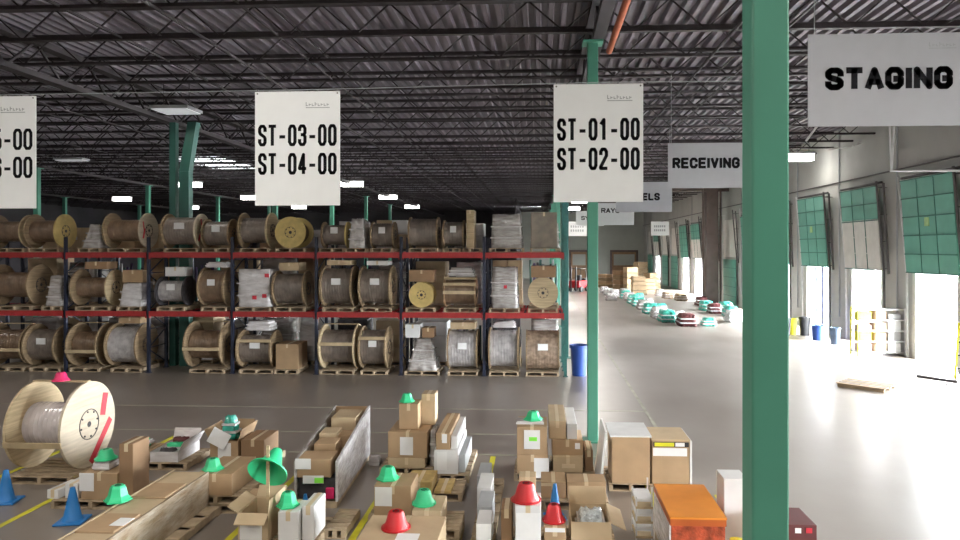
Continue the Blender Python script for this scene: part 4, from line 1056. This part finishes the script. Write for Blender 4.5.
# ================================================================== FAR ZONE
def bundle(label, px, py, wx, wy, h, m, seed, name='wrapped_bundle', group=None):
    X, Y = FL(px, py); return blob(name, label, 'bundle', X, Y+wy/2, 0, wx, wy, h, m, group, taper=.75, seed=seed, lumps=.3)
on = ['nearest', 'second', 'third', 'fourth', 'fifth', 'sixth', 'seventh', 'eighth', 'ninth', 'tenth', 'eleventh']
pts = [(690, 327), (670, 323), (662, 319), (653, 314.5), (646, 310.5), (640, 307), (635, 304), (631, 301.2), (627, 298.8), (626, 296.2)]
for i, (px, py) in enumerate(pts):
    m = [M_maroon, M_teal, M_wrapw, M_teal, M_wrap, M_teal, M_teal, M_wrapw, M_teal, M_wrap][i]
    nm = {'maroon_carton': 'dark red', 'teal_wrap': 'green', 'white_wrap': 'white', 'stretch_wrap': 'grey'}[m.name]
    bundle('%s bundle, %s in the row on the bright floor' % (nm, on[i]), px, py, 1.0, 1.9, .62, m, 100+i, group='bundle row on the bright floor')
    if i % 2 == 0: bundle('small pale bundle on the wall side of the %s row bundle' % on[i], px+1.05*(py-CY)/CAMH, py-.5, .8, 1.0, .4, M_wrapw if i % 4 else M_teal, 130+i, group='pale bundles along the row')
for i, (px, py) in enumerate([(612, 301), (615, 296.5), (605, 293), (609, 295)]):
    bundle('%s white bundle of the heap by the slim column' % on[i], px, py, .9, 1.2, .55, M_wrapw if i != 3 else M_white, 150+i, group='white heap by the slim column')
for i, (px, py) in enumerate([(670, 299), (662, 296), (683, 301)]):
    bundle('%s grey bundle before the closed far dock doors' % on[i], px, py, 1.0, 1.6, .5, M_wrap if i % 2 else M_wood2, 160+i, group='grey bundles before the far doors')
for i, (px, py, m) in enumerate([(709, 311, M_teal), (717.5, 314, M_maroon), (729, 312, M_teal), (734, 317, M_teal), (737, 323, M_wrapw), (704, 306, M_maroon)]):
    bundle('%s bundle at foot of the brown column, %s from the left' % ({'teal_wrap': 'green', 'maroon_carton': 'dark red', 'white_wrap': 'white'}[m.name], on[i] if i else 'first'), px, py, .9, 1.5, .6, m, 170+i, group='bundles at the brown column')
# pallet and crate stacks near the far wall
for i, (px, py, h, m) in enumerate([(640, 295, 1.6, M_wood2), (649, 293, 1.3, M_card3), (632, 290, 2.2, M_card), (642, 287, 2.6, M_wood2), (653, 289, 1.6, M_wood2), (622, 289, 1.8, M_card3), (607, 288, 1.4, M_card)]):
    X, Y = FL(px, py); r = thing('crate_stack', '%s brown crate stack before the far wall door' % on[i], 'crate stack', (X, Y+.6, 0), .1*i, 'crate stacks by the far wall'); n = 4
    for q in range(n): MB().box(-.6, .6-.05*q, -.6, .6, q*h/n, (q+1)*h/n-.04).build('crate', m if q % 2 else M_wood2, r)
X, Y = FL(597.5, 284)
# red forklift beyond the slim column
X, Y = FL(579, 292); r = thing('forklift', 'dark red forklift beyond the end of the racks', 'forklift', (X, Y+1, 0), -.5)
MB().box(-.55, .55, -.9, .9, .35, 1.0).build('body', M_redc, r, bevel=.08); MB().box(-.5, .5, .5, 1.1, .3, 1.2).build('counterweight', M_black, r, bevel=.08)
mb = MB()
for x in (-.5, .5):
    for y in (-.55, .7): mb.bar((x, y, 1.0), (x*.9, y*.8, 2.1), .035)
mb.box(-.5, .5, -.5, .6, 2.08, 2.14); mb.build('overhead_guard', M_black, r)
for x in (-.25, .25): MB().box(x-.05, x+.05, -1.1, -1.0, .1, 2.3).build('mast', M_black, r); MB().box(x-.06, x+.06, -2.1, -1.1, .05, .1).build('fork', M_black, r)
for x in (-.55, .55):
    for y in (-.6, .65): MB().lathe([(.0, -.1), (.28, -.1), (.28, .1), (0, .1)], 16, (x, y, .28), 'X').build('wheel', M_black, r)
MB().box(-.2, .2, -.1, .3, 1.0, 1.5).build('seat', M_black, r)
